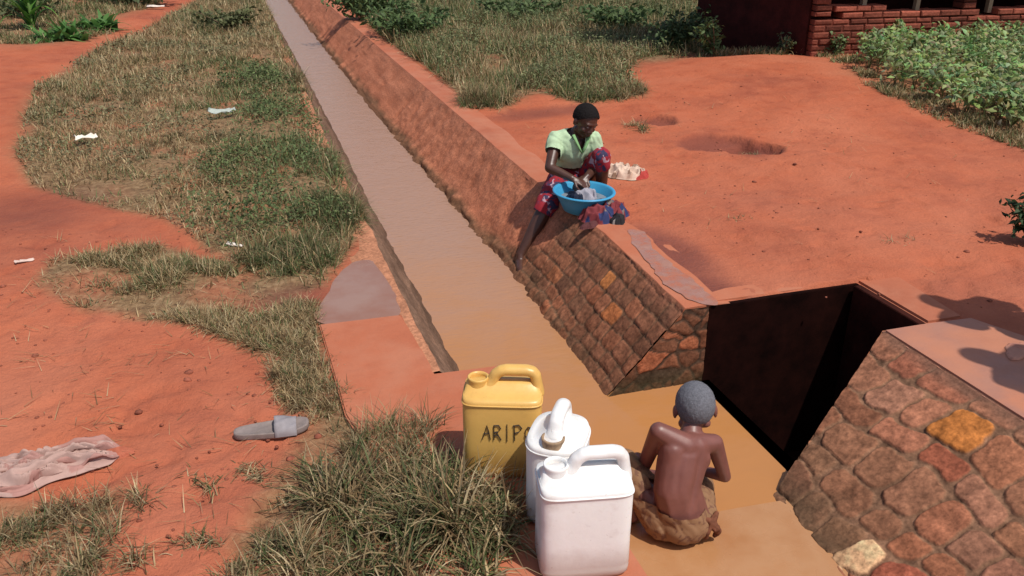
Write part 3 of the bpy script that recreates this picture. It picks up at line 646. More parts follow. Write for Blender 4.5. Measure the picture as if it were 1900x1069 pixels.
# bean crop on the right
q = scatter(P_bean, 520); zc = ground_z(q); P3 = []; CC = []; st_pos = []
for (x, y), z in zip(q, zc):
    hh = random.uniform(.22, .40) ; nL = 42; g = random.uniform(.7, 1.2); yl = random.random() < .3
    for _ in range(nL):
        r = random.uniform(0, .17); a = random.uniform(0, 6.28); P3.append((x + r * math.cos(a), y + r * math.sin(a), z + hh * random.uniform(.35, 1.0) * (1 - .8 * r)))
        CC.append(tuple(g * v * random.uniform(.75, 1.25) for v in ((.34, .40, .17) if yl else (.25, .34, .135))))
    st_pos += [(x, y, z)] * 6
V, T, C = leafmass(np.array(P3), np.full(len(P3), .036), np.array(CC))
sp_ = np.array(st_pos); Vb, Qb, Cb = blades(sp_, np.full(len(sp_), .3), np.full(len(sp_), .008), rng.uniform(.05, .5, len(sp_)), rng.uniform(0, .4, len(sp_)), gcol(len(sp_), np.full(len(sp_), .6)), 3)
o = fastmesh('bean_crop', np.concatenate([V, Vb]), Qb + len(V), T, M_leaf, col=np.concatenate([C, Cb])); tag(o, 'bright green leafy bean crop in front of the brick building', 'crop', kind='stuff')
patch('grass', GP([(1588, 180), (1700, 225), (1900, 285), (2000, 310), (2000, 285), (1900, 262), (1700, 200), (1590, 160)]), 7000, lambda q: .08 + .03 * nz(q, 3, 8), .005, lambda q: np.clip(.3 + .4 * nz(q, 1.5, 2), .05, .8), 'dead brown grass fringe along the edge of the bean crop', clump=.4)
patch('grass', GP([(1290, 130), (1500, 130), (1590, 165), (1590, 140), (1500, 118), (1290, 118)]), 3500, lambda q: .09 + .03 * nz(q, 3, 8), .005, lambda q: np.clip(.45 + .4 * nz(q, 1.5, 2), .05, .8), 'weedy fringe at the foot of the brick building', clump=.42)

def shrub(name, c, r, h, n, size, col, label, cat='shrub', group=None):
    root = empty(name, (c.x, c.y, hgt(c.x, c.y))); tag(root, label, cat, group)
    bm = bmesh.new(); P3 = []
    for k in range(7):
        a = random.uniform(0, 6.28); rr = r * random.uniform(.3, .9); hh = h * random.uniform(.6, 1)
        pts = [(0, 0, -.02), (rr * .3 * math.cos(a), rr * .3 * math.sin(a), hh * .5), (rr * math.cos(a), rr * math.sin(a), hh)]
        add_tube(bm, pts, [.012, .008, .004], 6)
        for _ in range(n // 7):
            t = random.uniform(.25, 1.05); P3.append((rr * t * math.cos(a) + random.gauss(0, r * .17), rr * t * math.sin(a) + random.gauss(0, r * .17), max(.02, hh * t + random.gauss(0, h * .08))))
    obj('stem', bm, M_stem, root)
    P3 = np.array(P3); cols = np.array([col]) * rng.uniform(.6, 1.4, (len(P3), 1)); V, T, C = leafmass(P3, np.full(len(P3), size), cols)
    fastmesh('foliage', V, np.zeros((0, 4), int), T, M_leaf, root, C); return root
M_stem = mat_plain('woody stem', (.16, .10, .06), .8)
shrub('shrub', G(1322, 128), .26, .42, 420, .035, (.11, .16, .06), 'small grey-green shrub against the left end of the dark wall')
shrub('shrub', G(1450, 128), .14, .22, 120, .03, (.12, .15, .07), 'low sprig at the foot of the dark wall corner')
shrub('shrub', G(1548, 132), .15, .26, 160, .03, (.13, .18, .07), 'small leafy sprig at the foot of the red brick wall')
shrub('shrub', G(1250, 108), .45, .5, 800, .04, (.08, .12, .05), 'dark bush in the weeds just left of the dark wall')
shrub('shrub', G(1912, 455), .17, .28, 420, .026, (.04, .07, .03), 'dark bush cut by the right edge of the photo')
shrub('shrub', G(755, 70), .8, .45, 900, .05, (.09, .14, .05), 'dark green bush beyond the red bank top')
shrub('shrub', G(690, 35), .9, .5, 900, .06, (.11, .16, .06), 'spreading bush near the far end of the canal wall')
shrub('shrub', G(1150, 60), .8, .4, 700, .05, (.10, .15, .055), 'low bush in the middle of the far weeds')
shrub('shrub', G(960, 40), .9, .4, 700, .06, (.10, .14, .055), 'low bush far behind the woman')
shrub('shrub', G(420, 60), .5, .35, 500, .045, (.12, .13, .055), 'olive bush on the left bank near the path')
shrub('shrub', G(30, 40), 1.0, .4, 700, .06, (.12, .14, .06), 'pale weedy bush at the top left corner')
shrub('shrub', G(250, 12), 1.1, .5, 700, .07, (.09, .12, .05), 'dark bush beside the far end of the red path')
# creeping broad-leaved green patch on the left bank
def creeper(cpx, rx, ry, n, label):
    c = G(*cpx); z = hgt(c.x, c.y); P3 = np.stack([rng.normal(0, rx, n), rng.normal(0, ry, n), rng.uniform(.03, .13, n)], 1); P3 = P3[(P3[:, 0] + c.x < .56) & (np.abs(P3[:, 1]) < 2 * ry) & (np.abs(P3[:, 0]) < 1.8 * rx)]; n = len(P3)
    V, T, C = leafmass(P3, np.full(n, .015), np.array([[.115, .155, .06]]) * rng.uniform(.55, 1.5, (n, 1))); o = fastmesh('creeping_weed', V, np.zeros((0, 4), int), T, M_leaf, col=C); o.location = (c.x, c.y, z); tag(o, label, 'weed', kind='stuff')
creeper((505, 215), .22, .5, 900, 'dark green creeping weed, farthest of the three on the left bank')
creeper((480, 400), .25, .22, 700, 'dark green creeping weed, nearest of the three to the puddle')
creeper((560, 300), .2, .35, 700, 'bright green creeping weed, between the other two beside the canal ledge')
# maize-like plant, upper left
mz = empty('maize_plant', tuple(G(62, 62))); tag(mz, 'bright green long-leaved plant at the upper left', 'plant')
bm = bmesh.new(); add_tube(bm, [(0, 0, -.05), (0.02, 0, .35), (0, .02, .75)], [.03, .024, .012], 8); obj('stem', bm, mat_plain('green stem', (.12, .2, .05), .5), mz)
npos = np.array([[0, 0, z] for z in np.linspace(.02, .6, 46)]); V, Q, C = blades(npos, rng.uniform(.45, .8, 46), np.full(46, .075), rng.uniform(.25, .6, 46), rng.uniform(.2, .6, 46), np.array([[.10, .24, .04]]) * rng.uniform(.7, 1.3, (46, 1)), 6, .05)
fastmesh('leaf', V, Q, np.zeros((0, 3), int), M_leaf, mz, C).name = 'leaves'
def broad(cpx, n, label):  # leaves share one root crown
    c = G(*cpx); pos = np.column_stack([rng.normal(0, .13, n), rng.normal(0, .15, n), np.full(n, .0)])
    V, Q, C = blades(pos, rng.uniform(.2, .4, n), np.full(n, .11), rng.uniform(.3, .9, n), rng.uniform(.1, .5, n), np.array([[.085, .19, .045]]) * rng.uniform(.6, 1.3, (n, 1)), 5, .1)
    o = fastmesh('broadleaf_plant', V, Q, np.zeros((0, 3), int), M_leaf, col=C); o.location = (c.x, c.y, hgt(c.x, c.y)); tag(o, label, 'plant')
broad((120, 80), 90, 'low broad-leaved green plant under the bright long-leaved one')
broad((180, 62), 60, 'low broad-leaved green plant at the curve of the path')

# loose straw and small pebbles on the earth
n = 1500; q = np.concatenate([scatter(GP([(0, 420), (500, 460), (600, 800), (900, 1068), (0, 1068)]), 800), scatter(GP([(880, 210), (1500, 150), (1900, 300), (1900, 600), (1400, 540), (1200, 400)]), 500)])
z = ground_z(q); n = len(q); k = (np.array([fbm(a * 2, b * 2, 31) for a, b in q]) > .0); q = q[k]; z = z[k]; n = len(q)
V, Q, C = blades(np.column_stack([q, z + .004]), rng.uniform(.03, .11, n), rng.uniform(.0015, .0035, n), np.full(n, .98), rng.uniform(0, .02, n), gcol(n, np.full(n, .03)), 2)
tag(fastmesh('straw_litter', V, Q, np.zeros((0, 3), int), M_grass, col=C), 'loose dead straw scattered on the bare red earth', 'straw', kind='stuff')
bm = bmesh.new(); q = np.concatenate([scatter(GP([(0, 420), (500, 460), (600, 800), (900, 1068), (0, 1068)]), 260), scatter(GP([(880, 210), (1500, 150), (1900, 300), (1900, 600), (1400, 540), (1200, 400)]), 260)])
for x, y in q:
    r = random.uniform(.003, .009) * (1 if random.random() < .93 else 2.0); g = bmesh.ops.create_icosphere(bm, subdivisions=1, radius=r)
    for v in g['verts']: v.co = Vector((v.co.x * random.uniform(.8, 1.4) + x, v.co.y * random.uniform(.8, 1.4) + y, v.co.z * .6 + hgt(x, y) + .001))
tag(obj('pebbles', bm, mat_plain('red pebble', (.24, .075, .045), .9, .2, .5, 30), None, True), 'small red earth crumbs and pebbles on the bare ground', 'pebbles', kind='stuff')

# ------------------------------------------------------------------ brick building
bl = empty('brick_building', (6.2, 8.55, .4)); tag(bl, 'unfinished red mud-brick building with black window gaps and dark side wall', 'building')
def bpar(o): return par(o, bl)
cB = Vector((6.175, 8.55)); dB = Vector((.994, -.105)).normalized(); nBk = Vector((dB.y, -dB.x))   # outward normal faces the camera
def brick_at(Vs, Fs, Cs, u, z, L, Hh, D, col, back=0.0):
    j = lambda a: random.uniform(-a, a)
    c = cB + dB * (u + L / 2); o = len(Vs); dd = D + j(.012)
    rz = math.atan2(dB.y, dB.x) + j(.03); ex = Vector((math.cos(rz), math.sin(rz))); ey = Vector((-ex.y, ex.x))
    bv = .010
    for (sx, sy, sz) in ((-1, 1, -1), (1, 1, -1), (1, 1, 1), (-1, 1, 1)):
        p = c + ex * sx * L / 2 + ey * dd / 2; Vs.append((p.x + j(.004), p.y, z + Hh / 2 + sz * Hh / 2 + j(.009)))
    for (sx, sz) in ((-1, -1), (1, -1), (1, 1), (-1, 1)):
        p = c + ex * sx * (L / 2) - ey * (dd / 2 - bv); Vs.append((p.x, p.y, z + Hh / 2 + sz * Hh / 2 + j(.003)))
    for (sx, sz) in ((-1, -1), (1, -1), (1, 1), (-1, 1)):
        p = c + ex * sx * (L / 2 - bv - abs(j(.006))) - ey * dd / 2; Vs.append((p.x + j(.003), p.y + j(.003), z + Hh / 2 + sz * (Hh / 2 - bv - abs(j(.004)))))
    for q in range(4):
        n2 = (q + 1) % 4; Fs += [(o + q, o + n2, o + 4 + n2, o + 4 + q), (o + 4 + q, o + 4 + n2, o + 8 + n2, o + 8 + q)]
    Fs += [(o + 8, o + 9, o + 10, o + 11), (o + 3, o + 2, o + 1, o)]; Cs += [col] * 12
def wallbricks(name, u0, u1, z0, z1, topfn=None, D=.24):
    Vs, Fs, Cs = [], [], []; z = z0; row = 0
    while z < z1 - .02:
        Hh = random.uniform(.060, .078); u = u0 - (.12 if row % 2 and (u1 - u0) > 1 else 0); 
        while u < u1 - .03:
            L = min(random.uniform(.18, .27), u1 - u); uu = max(u, u0)
            if L - (uu - u) > .05 and not (topfn and z + Hh * .5 > topfn(uu + L / 2)):
                k = random.uniform(.5, 1.2) * (1.35 if topfn and z > .95 else .85); brick_at(Vs, Fs, Cs, uu + .006, z, L - (uu - u) - .012, Hh - .010, D, (.29 * k, .078 * k, .048 * k))
            u += L
        z += Hh; row += 1
    return bpar(npmesh(name, Vs, Fs, M_brick, col=np.array(Cs)))
def bx(name, u0, u1, z0, z1, y0, y1, mat):
    bm = bmesh.new(); P = [cB + dB * u + nBk * y for u, y in ((u0, y0), (u1, y0), (u1, y1), (u0, y1))]
    lo = [bm.verts.new((p.x, p.y, z0)) for p in P]; hi = [bm.verts.new((p.x, p.y, z1)) for p in P]
    bm.faces.new(lo); bm.faces.new(hi)
    for k in range(4): bm.faces.new((lo[k], lo[(k + 1) % 4], hi[(k + 1) % 4], hi[k]))
    return bpar(obj(name, bm, mat))
def topf(u):
    t = 1.03 + .012 * math.sin(u * 9)
    if u < .36: t = 1.0
    if .36 <= u < 2.05: t = 1.075 + .02 * math.sin(u * 3)
    if 2.05 <= u < 2.32: t = .985
    return t
M_mort = mat_plain('mud mortar', (.17, .045, .028), .95, .1, .3, 12, .4, .01)
wallbricks('wall', 0.0, 6.0, .34, 1.12, topf)
bx('mortar_core', .02, 5.98, .30, .955, .02, .105, M_mort)
wallbricks('pier', 0.0, .20, 1.0, 2.3, D=.23); wallbricks('pier', 1.86, 2.03, 1.05, 2.3, D=.2); wallbricks('pier', 3.6, 3.85, 1.0, 2.3, D=.23); wallbricks('pier', 5.7, 6.0, 1.0, 2.3, D=.23)
for u in (.62, 1.30, 2.25): bx('window_post', u, u + .05, .99, 2.3, -.04, .02, mat_plain('weathered post', (.30, .22, .14), .8))
bx('lintel', -.1, 6.1, 2.3, 2.5, -.14, .14, M_mort)
# side wall, running away from the corner
sw = Vector((5.60, 10.05)) - cB
def poly_wall(name, a, b, th, z0, z1, mat):
    d = (b - a).normalized(); n = Vector((-d.y, d.x)); bm = bmesh.new()
    P = [a, b, b + n * -th, a + n * -th]; ny_ = 1
    lo = [bm.verts.new((p.x, p.y, z0)) for p in P]; hi = [bm.verts.new((p.x, p.y, z1)) for p in P]
    bm.faces.new(lo); bm.faces.new(hi)
    for k in range(4): bm.faces.new((lo[k], lo[(k + 1) % 4], hi[(k + 1) % 4], hi[k]))
    return bpar(obj(name, bm, mat))
cS = cB + Vector((-.03, -.02))
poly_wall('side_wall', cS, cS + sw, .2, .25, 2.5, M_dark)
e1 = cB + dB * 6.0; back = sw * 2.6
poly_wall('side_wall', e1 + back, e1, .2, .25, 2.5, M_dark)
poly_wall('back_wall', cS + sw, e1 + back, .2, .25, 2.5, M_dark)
bm = bmesh.new()
P = [cS + nBk * .7 + (-dB) * .45, e1 + nBk * .7 + dB * .4, e1 + back + dB * .4, cS + sw * 1.2 - dB * .55]
lo = [bm.verts.new((p.x, p.y, z)) for p, z in zip(P, (2.45, 2.45, 2.8, 2.75))]; hi = [bm.verts.new((v.co.x, v.co.y, v.co.z + .05)) for v in lo]
bm.faces.new(lo); bm.faces.new(hi)
for k in range(4): bm.faces.new((lo[k], lo[(k + 1) % 4], hi[(k + 1) % 4], hi[k]))
bpar(obj('roof', bm, mat_plain('rusty roof sheet', (.22, .10, .06), .6, .4, .3, 5)))

V3 = Vector
def capsule(bm, p, q, r1, r2):
    tmp = bmesh.new()
    for c, r in ((p, r1), (q, r2)):
        g = bmesh.ops.create_icosphere(tmp, subdivisions=2, radius=r, matrix=Matrix.Translation(c))
    g = bmesh.ops.convex_hull(tmp, input=tmp.verts[:]); 
    bmesh.ops.delete(tmp, geom=[e for e in g['geom_interior'] if isinstance(e, bmesh.types.BMVert)], context='VERTS')
    me = bpy.data.meshes.new('t'); tmp.to_mesh(me); tmp.free(); bm.from_mesh(me); bpy.data.meshes.remove(me)
def ell(bm, c, s, rot=None):
    M = Matrix.Translation(c) @ (rot.to_4x4() if rot else Matrix()) @ Matrix.Diagonal((s[0], s[1], s[2], 1))
    bmesh.ops.create_icosphere(bm, subdivisions=3, radius=1.0, matrix=M)
def chain(bm, pts, rads):
    for k in range(len(pts) - 1): capsule(bm, Vector(pts[k]), Vector(pts[k + 1]), rads[k], rads[k + 1])
def remesh(bm, vox, smooth=4, cut=None, thick=0.0, wr=0.0, wf=18):
    bmesh.ops.recalc_face_normals(bm, faces=bm.faces[:])
    me = bpy.data.meshes.new('tmp'); bm.to_mesh(me); bm.free(); o = bpy.data.objects.new('tmp', me); scene.collection.objects.link(o)
    a = o.modifiers.new('r', 'REMESH'); a.mode = 'VOXEL'; a.voxel_size = vox; a.use_smooth_shade = True
    b = o.modifiers.new('s', 'SMOOTH'); b.factor = .5; b.iterations = smooth
    dg = bpy.context.evaluated_depsgraph_get(); dg.update(); m2 = bpy.data.meshes.new_from_object(o.evaluated_get(dg)); bpy.data.objects.remove(o); bpy.data.meshes.remove(me)
    b2 = bmesh.new(); b2.from_mesh(m2); bpy.data.meshes.remove(m2)
    if wr:
        b2.normal_update()
        for v in b2.verts:
            p = v.co; k = abs(N(p.x * wf + 3 * N(p.x * 6, p.y * 6, p.z * 6), p.y * wf, p.z * wf * .6)); v.co += v.normal * wr * (k * 2 - .5)
    if cut:
        dl = [f for f in b2.faces if cut(f.calc_center_median())]; bmesh.ops.delete(b2, geom=dl, context='FACES')
    return b2
# ------------------------------------------------------------------ jerrycans
def can_mesh(w, d, zs, n_exp, hb):
    """lofted rounded-box rings; zs: list of (z, half w, half d, cx)"""
    bm = bmesh.new(); n = 56; rings = []
    for z, a, b, cx, e in zs:
        ring = []
        for k in range(n):
            t = 2 * math.pi * k / n; c, s = math.cos(t), math.sin(t)
            ring.append(bm.verts.new((cx + a * math.copysign(abs(c) ** (2 / e), c), b * math.copysign(abs(s) ** (2 / e), s), z)))
        rings.append(ring)
    for i in range(len(rings) - 1):
        for k in range(n): bm.faces.new((rings[i][k], rings[i][(k + 1) % n], rings[i + 1][(k + 1) % n], rings[i + 1][k]))
    bm.faces.new(rings[0][::-1]); bm.faces.new(rings[-1]); return bm
def jerrycan(loc, rz, w, d, h, col, label, round_=False, open_=True, dirt=(.25, .13, .07), roughn=.38, cap=None):
    root = empty('jerrycan', loc, rz); tag(root, label, 'jerrycan')
    m = MT('can plastic'); f = m.noise(7, 6, .65); f2 = m.noise(45, 4, .7)
    sepz = m.n('ShaderNodeSeparateXYZ'); m.l(m.tc.outputs['Object'], sepz.inputs[0])
    c = m.mix(m.ramp(f, [(.50, 0.0), (.74, .34)]), col, dirt); c = m.mix(m.ramp(f2, [(.62, 0), (.78, .18)]), c, dirt); scr = m.noise(30, 3, .6, dist=3.0); c = m.mix(m.ramp(scr, [(.69, 0), (.73, .35)]), c, (.20, .12, .08))
    low = m.n('ShaderNodeMath', operation='MULTIPLY_ADD'); m.l(f, low.inputs[0]); low.inputs[1].default_value = .12; m.l(sepz.outputs[2], low.inputs[2])
    c = m.mix(m.ramp(low.outputs[0], [(.05, .8), (.17, 0.0)]), c, dirt); m.base(c); m.rough(roughn); m.set('Subsurface Weight', .08); m.set('Subsurface Radius', (.02, .015, .01)); m.bump(m.noise(9, 4), .25, .008)
    a, b = w / 2, d / 2; e = 3.0 if round_ else 6.5; hb = h * .72; hs = h * .845
    zs = [(0.0, a * .86, b * .86, 0, e), (.004, a * .93, b * .93, 0, e), (.014, a * .985, b * .985, 0, e), (.03, a, b, 0, e), (.036, a * .985, b * .985, 0, e), (.045, a * 1.0, b * 1.0, 0, e),
          (hb * .5, a * .995, b * .985, 0, e), (hb - .016, a, b, 0, e), (hb - .008, a * .988, b * .988, 0, e), (hb, a * 1.004, b * 1.004, 0, e), (hb + .008, a, b * .985, 0, e)]
    if round_: zs += [(hb + .02, a * .97, b * .95, 0, e), (hb + (hs - hb) * .35, a * .88, b * .82, 0, e * .9), (hb + (hs - hb) * .7, a * .72, b * .58, 0, 3), (hs, a * .60, b * .36, .0, 2.8), (hs + .012, a * .55, b * .26, 0, 2.5)]
    else: zs += [(hb + .018, a * .985, b * .93, 0, e), (hb + (hs - hb) * .35, a * .965, b * .72, 0, e), (hb + (hs - hb) * .72, a * .94, b * .44, 0, 5), (hs - .004, a * .90, b * .27, 0, 4), (hs + .004, a * .86, b * .20, 0, 3)]
    obj('body', can_mesh(w, d, zs, e, hb), m.m, root, True)
    # handle: flattened bar looping over the ridge
    bm = bmesh.new(); x0, x1 = (-.020, a * .84) if not round_ else (-a * .28, a * .66)
    r = .0185; zt = h - r; pts = [(x0 - .022, 0, hs - .02), (x0 - .012, 0, hs + .002), (x0 - .002, 0, hs + (zt - hs) * .6), (x0 + .014, 0, zt - .004), (x0 + .03, 0, zt)]
    pts += [(x1 - .03, 0, zt), (x1 - .012, 0, zt - .005), (x1 - .002, 0, hs + (zt - hs) * .55), (x1 + .002, 0, hs - .01), (x1 + .002, 0, hs - .04)]
    for k in range(len(pts) - 1): capsule(bm, Vector(pts[k]), Vector(pts[k + 1]), (.026, .020, r, r, r, r, r, r, .020, .026)[k], (.026, .020, r, r, r, r, r, r, .020, .026)[k + 1])
    hb2 = remesh(bm, .004, 5)
    for v in hb2.verts: v.co.y *= 1.25
    obj('handle', hb2, m.m, root, True)
    # neck and rim
    bm = bmesh.new(); nx_ = -a * .62
    zn = hs + (.008 if not round_ else -.010)
    add_lathe(bm, [(.040, -.06), (.036, -.022), (.032, -.006), (.034, .000), (.0345, .007), (.032, .0085), (.028, .008), (.026, .0), (.0255, -.05)], (nx_, 0, zn - .002), 28)
    obj('neck', bm, m.m if cap is None else mat_plain('brown stained neck', cap, .6, .3, .5, 40), root, True)
    bm = bmesh.new(); rr = add_lathe(bm, [(.0005, 0), (.0238, 0)], (nx_, 0, zn - .03), 24); obj('opening', bm, mat_plain('dark inside', (.05, .03, .02), .7), root)
    # moulded seam across the shoulder ends
    bm = bmesh.new()
    loop = []
    for k in range(60):
        t = 2 * math.pi * k / 60; c_, s_ = math.cos(t), math.sin(t); loop.append((a * 1.003 * math.copysign(abs(c_) ** (2 / e), c_), b * 1.003 * math.copysign(abs(s_) ** (2 / e), s_), hb + .001))
    add_tube(bm, loop, .0028, 6, closed=True); obj('seam', bm, m.m, root, True)
    return root
YEL = (.70, .42, .115); WHT = (.80, .79, .77)
yaw_f = -YAW
ycan = jerrycan((0.672, 2.255, .414), R_(-20), .252, .17, .375, YEL, 'yellow jerrycan with black handwriting on its front', dirt=(.36, .17, .045))
wcan1 = jerrycan((.762, 1.985, .414), R_(56), .215, .175, .362, WHT, 'rounded white jerrycan in the middle, turned end-on with a brown stained mouth', round_=True, cap=(.30, .20, .12))
wcan2 = jerrycan((.748, 1.748, .414), R_(-11), .250, .165, .382, WHT, 'square-shouldered white jerrycan nearest the camera')
# hand-painted letters on the yellow can's front face
def strokes(root, segs, x0, z0, sz, y, mat, name='handwriting'):
    bm = bmesh.new()
    for st in segs:
        pts = [Vector((x0 + p[0] * sz, y, z0 + p[1] * sz)) for p in st]
        add_tube(bm, pts, [.0027 * random.uniform(.8, 1.25) for _ in pts], 6, flat=.5)
    return obj(name, bm, mat, root)
M_ink = mat_plain('black paint', (.03, .022, .018), .7)
L = []
L += [[(0, 0), (.18, .5), (.3, 1), (.42, .5), (.5, 0)], [(.1, .42), (.45, .45)], [(.02, .05), (.12, .3)]]                         # A
L += [[(.72, 0), (.72, 1)], [(.72, 1), (1.0, 1.02), (1.12, .8), (1.0, .58), (.74, .52)], [(.86, .52), (1.15, 0)], [(.74, .3), (1.0, .34)]]   # R
L += [[(1.5, -.1), (1.5, 1.1)]]                                                                                                        # |
L += [[(1.95, 0), (1.93, 1)], [(1.85, 1.0), (2.2, 1.08), (2.38, .85), (2.2, .58), (1.97, .5)]]                                      # P
L += [[(2.95, .85), (2.75, .95), (2.6, .7), (2.58, .35), (2.72, .08), (2.95, .1), (3.05, .4), (3.0, .75), (2.85, .92)]]               # O
strokes(ycan, L, -.062, .150, .053, -.0856, M_ink)

# ------------------------------------------------------------------ cloth heaps
def cloth(name, c, rx, ry, h, cols, label, cat='cloth', rz=0.0, group=None, seed=0, freq=5.0, zoff=None, n=90, rag=.25, pat=9, lift=0.0, an=(1.6, 2.0)):
    P = []; C = []; z0 = hgt(c.x, c.y) if zoff is None else zoff
    for i in range(n):
        for j in range(n):
            u = i / (n - 1) * 2 - 1; v = j / (n - 1) * 2 - 1
            # squircle map
            k = max(abs(u), abs(v)); th = math.atan2(v, u); r = k * (1 + rag * N(math.cos(th) * 1.6 + seed, math.sin(th) * 1.6, seed * 3.1) + rag * .5 * N(math.cos(th) * 4, math.sin(th) * 4, seed))
            x = r * math.cos(th) * rx; y = r * math.sin(th) * ry
            wx = x + .03 * N(x * 9, y * 9, seed + 1); wy = y + .03 * N(x * 9, y * 9, seed + 2)
            f1 = 1 - abs(N(wx * freq * an[0], wy * freq * an[1], seed + 5)) * 2.6; f2 = 1 - abs(N(wx * freq * an[0] * 1.9, wy * freq * an[1] * 1.5, seed + 8)) * 2.2
            dome = (1 - k ** 2.2)
            z = h * (max(0, f1) * .6 + max(0, f2) * .28) * min(1, (1 - k) * 7) + h * .55 * dome * (1 + .5 * N(x * 6, y * 6, seed)) + .004
            if k > .97: z = .001
            P.append((x + .02 * N(x * 14, y * 14, seed + 3), y + .02 * N(x * 14, y * 14, seed + 4), z + lift))
            q = N(x * pat, y * pat, seed + 20); q2 = N(x * pat * 1.3, y * pat * 1.3, seed + 30)
            cc = cols[0] if q < .12 else (cols[1 % len(cols)] if q2 < .1 else cols[2 % len(cols)]); C.append(cc)
    o = npmesh(name, P, gridfaces(n, n), M_cloth, smooth=True, col=np.array(C)); o.location = (c.x, c.y, z0); o.rotation_euler = (0, 0, rz); tag(o, label, cat, group); return o
M_cloth = mat_vcol('cotton cloth', .9, .15, 30, .12, .25, .001, 400)
def bundle(name, a, b, wa, wb, h, pleats, cols, label, seed=0, nu=110, nv=120):
    P = []; C = []; a = Vector(a); b = Vector(b); d = (b - a); L = d.length; d.normalize(); sd = Vector((-d.y, d.x, 0))
    for i in range(nu):
        u = i / (nu - 1)
        for j in range(nv):
            v = j / (nv - 1); ph = 2 * math.pi * pleats * v + 1.8 * N(u * 2.2, v * 2, seed) * 2; W = (wa + (wb - wa) * u) * (1 + .25 * N(u * 4, 0, seed + 2)) * (1 - .5 * max(0, u - .93) / .07)
            amp = (.75 + .6 * N(u * 3.5, v * 2, seed + 4)) * min(1, u * 12 + .3) * min(1, (1 - u) * 14 + .25)
            y = (v - .5) * W + .016 * math.sin(ph) * amp + .035 * N(u * 5, v * 2, seed + 6)
            w1 = v + .10 * N(u * 3, v * 3, seed + 11) + .25 * (u - .5); edge = min(1, v * 9, (1 - v) * 9, u * 12 + .2, (1 - u) * 12)
            z = .005 + edge * h * (max(0, 1 - abs(N(u * 1.8, w1 * 6.5, seed + 5)) * 5) ** 1.3 + .55 * max(0, 1 - abs(N(u * 3.5, w1 * 12, seed + 7)) * 4) + .35 * amp)
            z += (.004 * N(u * 8, v * 12, seed + 8)) * amp * edge
            x = u * L + .03 * N(v * 4, u * 3, seed + 9)
            p = a + d * x + sd * y; P.append((p.x - a.x, p.y - a.y, max(.002, z))); C.append(cols[0] if N(u * 5, v * 5, seed + 20) < .2 and u < .95 else cols[1])
    o = npmesh(name, P, gridfaces(nu, nv), M_cloth, smooth=True, col=np.array(C)); o.location = (a.x, a.y, hgt(a.x, a.y)); tag(o, label, 'cloth'); m_ = o.modifiers.new('thick', 'SOLIDIFY'); m_.thickness = .002; return o
bundle('towel', G(-130, 925), G(225, 838), .30, .12, .034, 4.4, [(.43, .28, .24), (.38, .20, .17)], 'dirty pink-white cloth dropped in long folds on the earth at the left edge', seed=3)
cloth('rag', G(222, 845), .055, .028, .022, [(.40, .12, .07), (.42, .20, .15), (.34, .09, .06)], 'small red-orange rag touching the right tip of the pink cloth', rz=.05, seed=6, freq=9, pat=4)
cloth('garment', G(1162, 328), .15, .115, .055, [(.62, .46, .36), (.58, .40, .30), (.26, .16, .11)], 'cream patterned garment heaped on the ground to the right of the woman', 'clothes', rz=-.4, seed=12, freq=8, pat=14)
cloth('garment', G(1188, 332), .07, .05, .04, [(.42, .06, .05), (.50, .30, .24), (.40, .05, .05)], 'small red and pink cloth at the right end of the cream garment', 'clothes', rz=.3, seed=13, freq=9)
cloth('garment', G(1122, 402), .155, .13, .075, [(.20, .04, .045), (.035, .045, .12), (.20, .16, .14)], 'red and navy patterned clothes heaped at the wall edge under the basin', 'clothes', rz=.3, seed=15, freq=8, pat=17)
cloth('garment', G(1142, 414), .06, .045, .045, [(.02, .018, .022), (.03, .028, .03), (.25, .22, .2)], 'black cloth with a pale rim lying in front of the patterned heap', 'clothes', seed=17, freq=8, pat=9)
cloth('garment', G(1095, 420), .07, .03, .02, [(.10, .035, .035), (.06, .03, .035), (.12, .05, .04)], 'dark maroon rag hanging flat over the wall edge', 'clothes', rz=.4, seed=18, freq=8)
def scrap(name, c, L, W, h, col, label, rz, seed):
    random.seed(seed); bm = bmesh.new(); nu, nv = 6, 4; g = [[bm.verts.new(((i / (nu - 1) - .5) * L + random.uniform(-.12, .12) * L / 2, (j / (nv - 1) - .5) * W * (1 - .35 * (i / nu)) + random.uniform(-.15, .15) * W, random.uniform(0, h) * (1 if 0 < j < nv - 1 else .5) + .006)) for j in range(nv)] for i in range(nu)]
    for i in range(nu - 1):
        for j in range(nv - 1): bm.faces.new((g[i][j], g[i + 1][j], g[i + 1][j + 1], g[i][j + 1]))
    r_ = bmesh.ops.extrude_face_region(bm, geom=bm.faces[:]); bmesh.ops.translate(bm, vec=(0, 0, .003), verts=[v for v in r_['geom'] if isinstance(v, bmesh.types.BMVert)]); bmesh.ops.triangulate(bm, faces=bm.faces[:])
    o = obj(name, bm, mat_plain('pale scrap', col, .7, .3, .15, 30)); o.location = (c.x, c.y, hgt(c.x, c.y) + (.045 if h > .03 else .002)); o.rotation_euler = (.1, .05, rz); tag(o, label, 'litter')
scrap('paper_scrap', G(160, 268), .16, .09, .035, (.75, .68, .58), 'crumpled white paper lying in the grass at left', .4, 51)
scrap('plastic_bag', G(413, 221), .24, .10, .05, (.38, .42, .38), 'pale blue-green plastic bag caught in the grass', .3, 52)
scrap('paper_scrap', G(436, 456), .10, .03, .012, (.70, .62, .55), 'thin white scrap at the edge of the bare patch', -.6, 53)
scrap('paper_scrap', G(45, 488), .09, .03, .010, (.60, .45, .38), 'small pale scrap on the bare earth near the left edge', .3, 54)
scrap('paper_scrap', G(290, 20), .3, .14, .032, (.70, .60, .52), 'tiny white scrap beside the far red path', .2, 55)
random.seed(77)
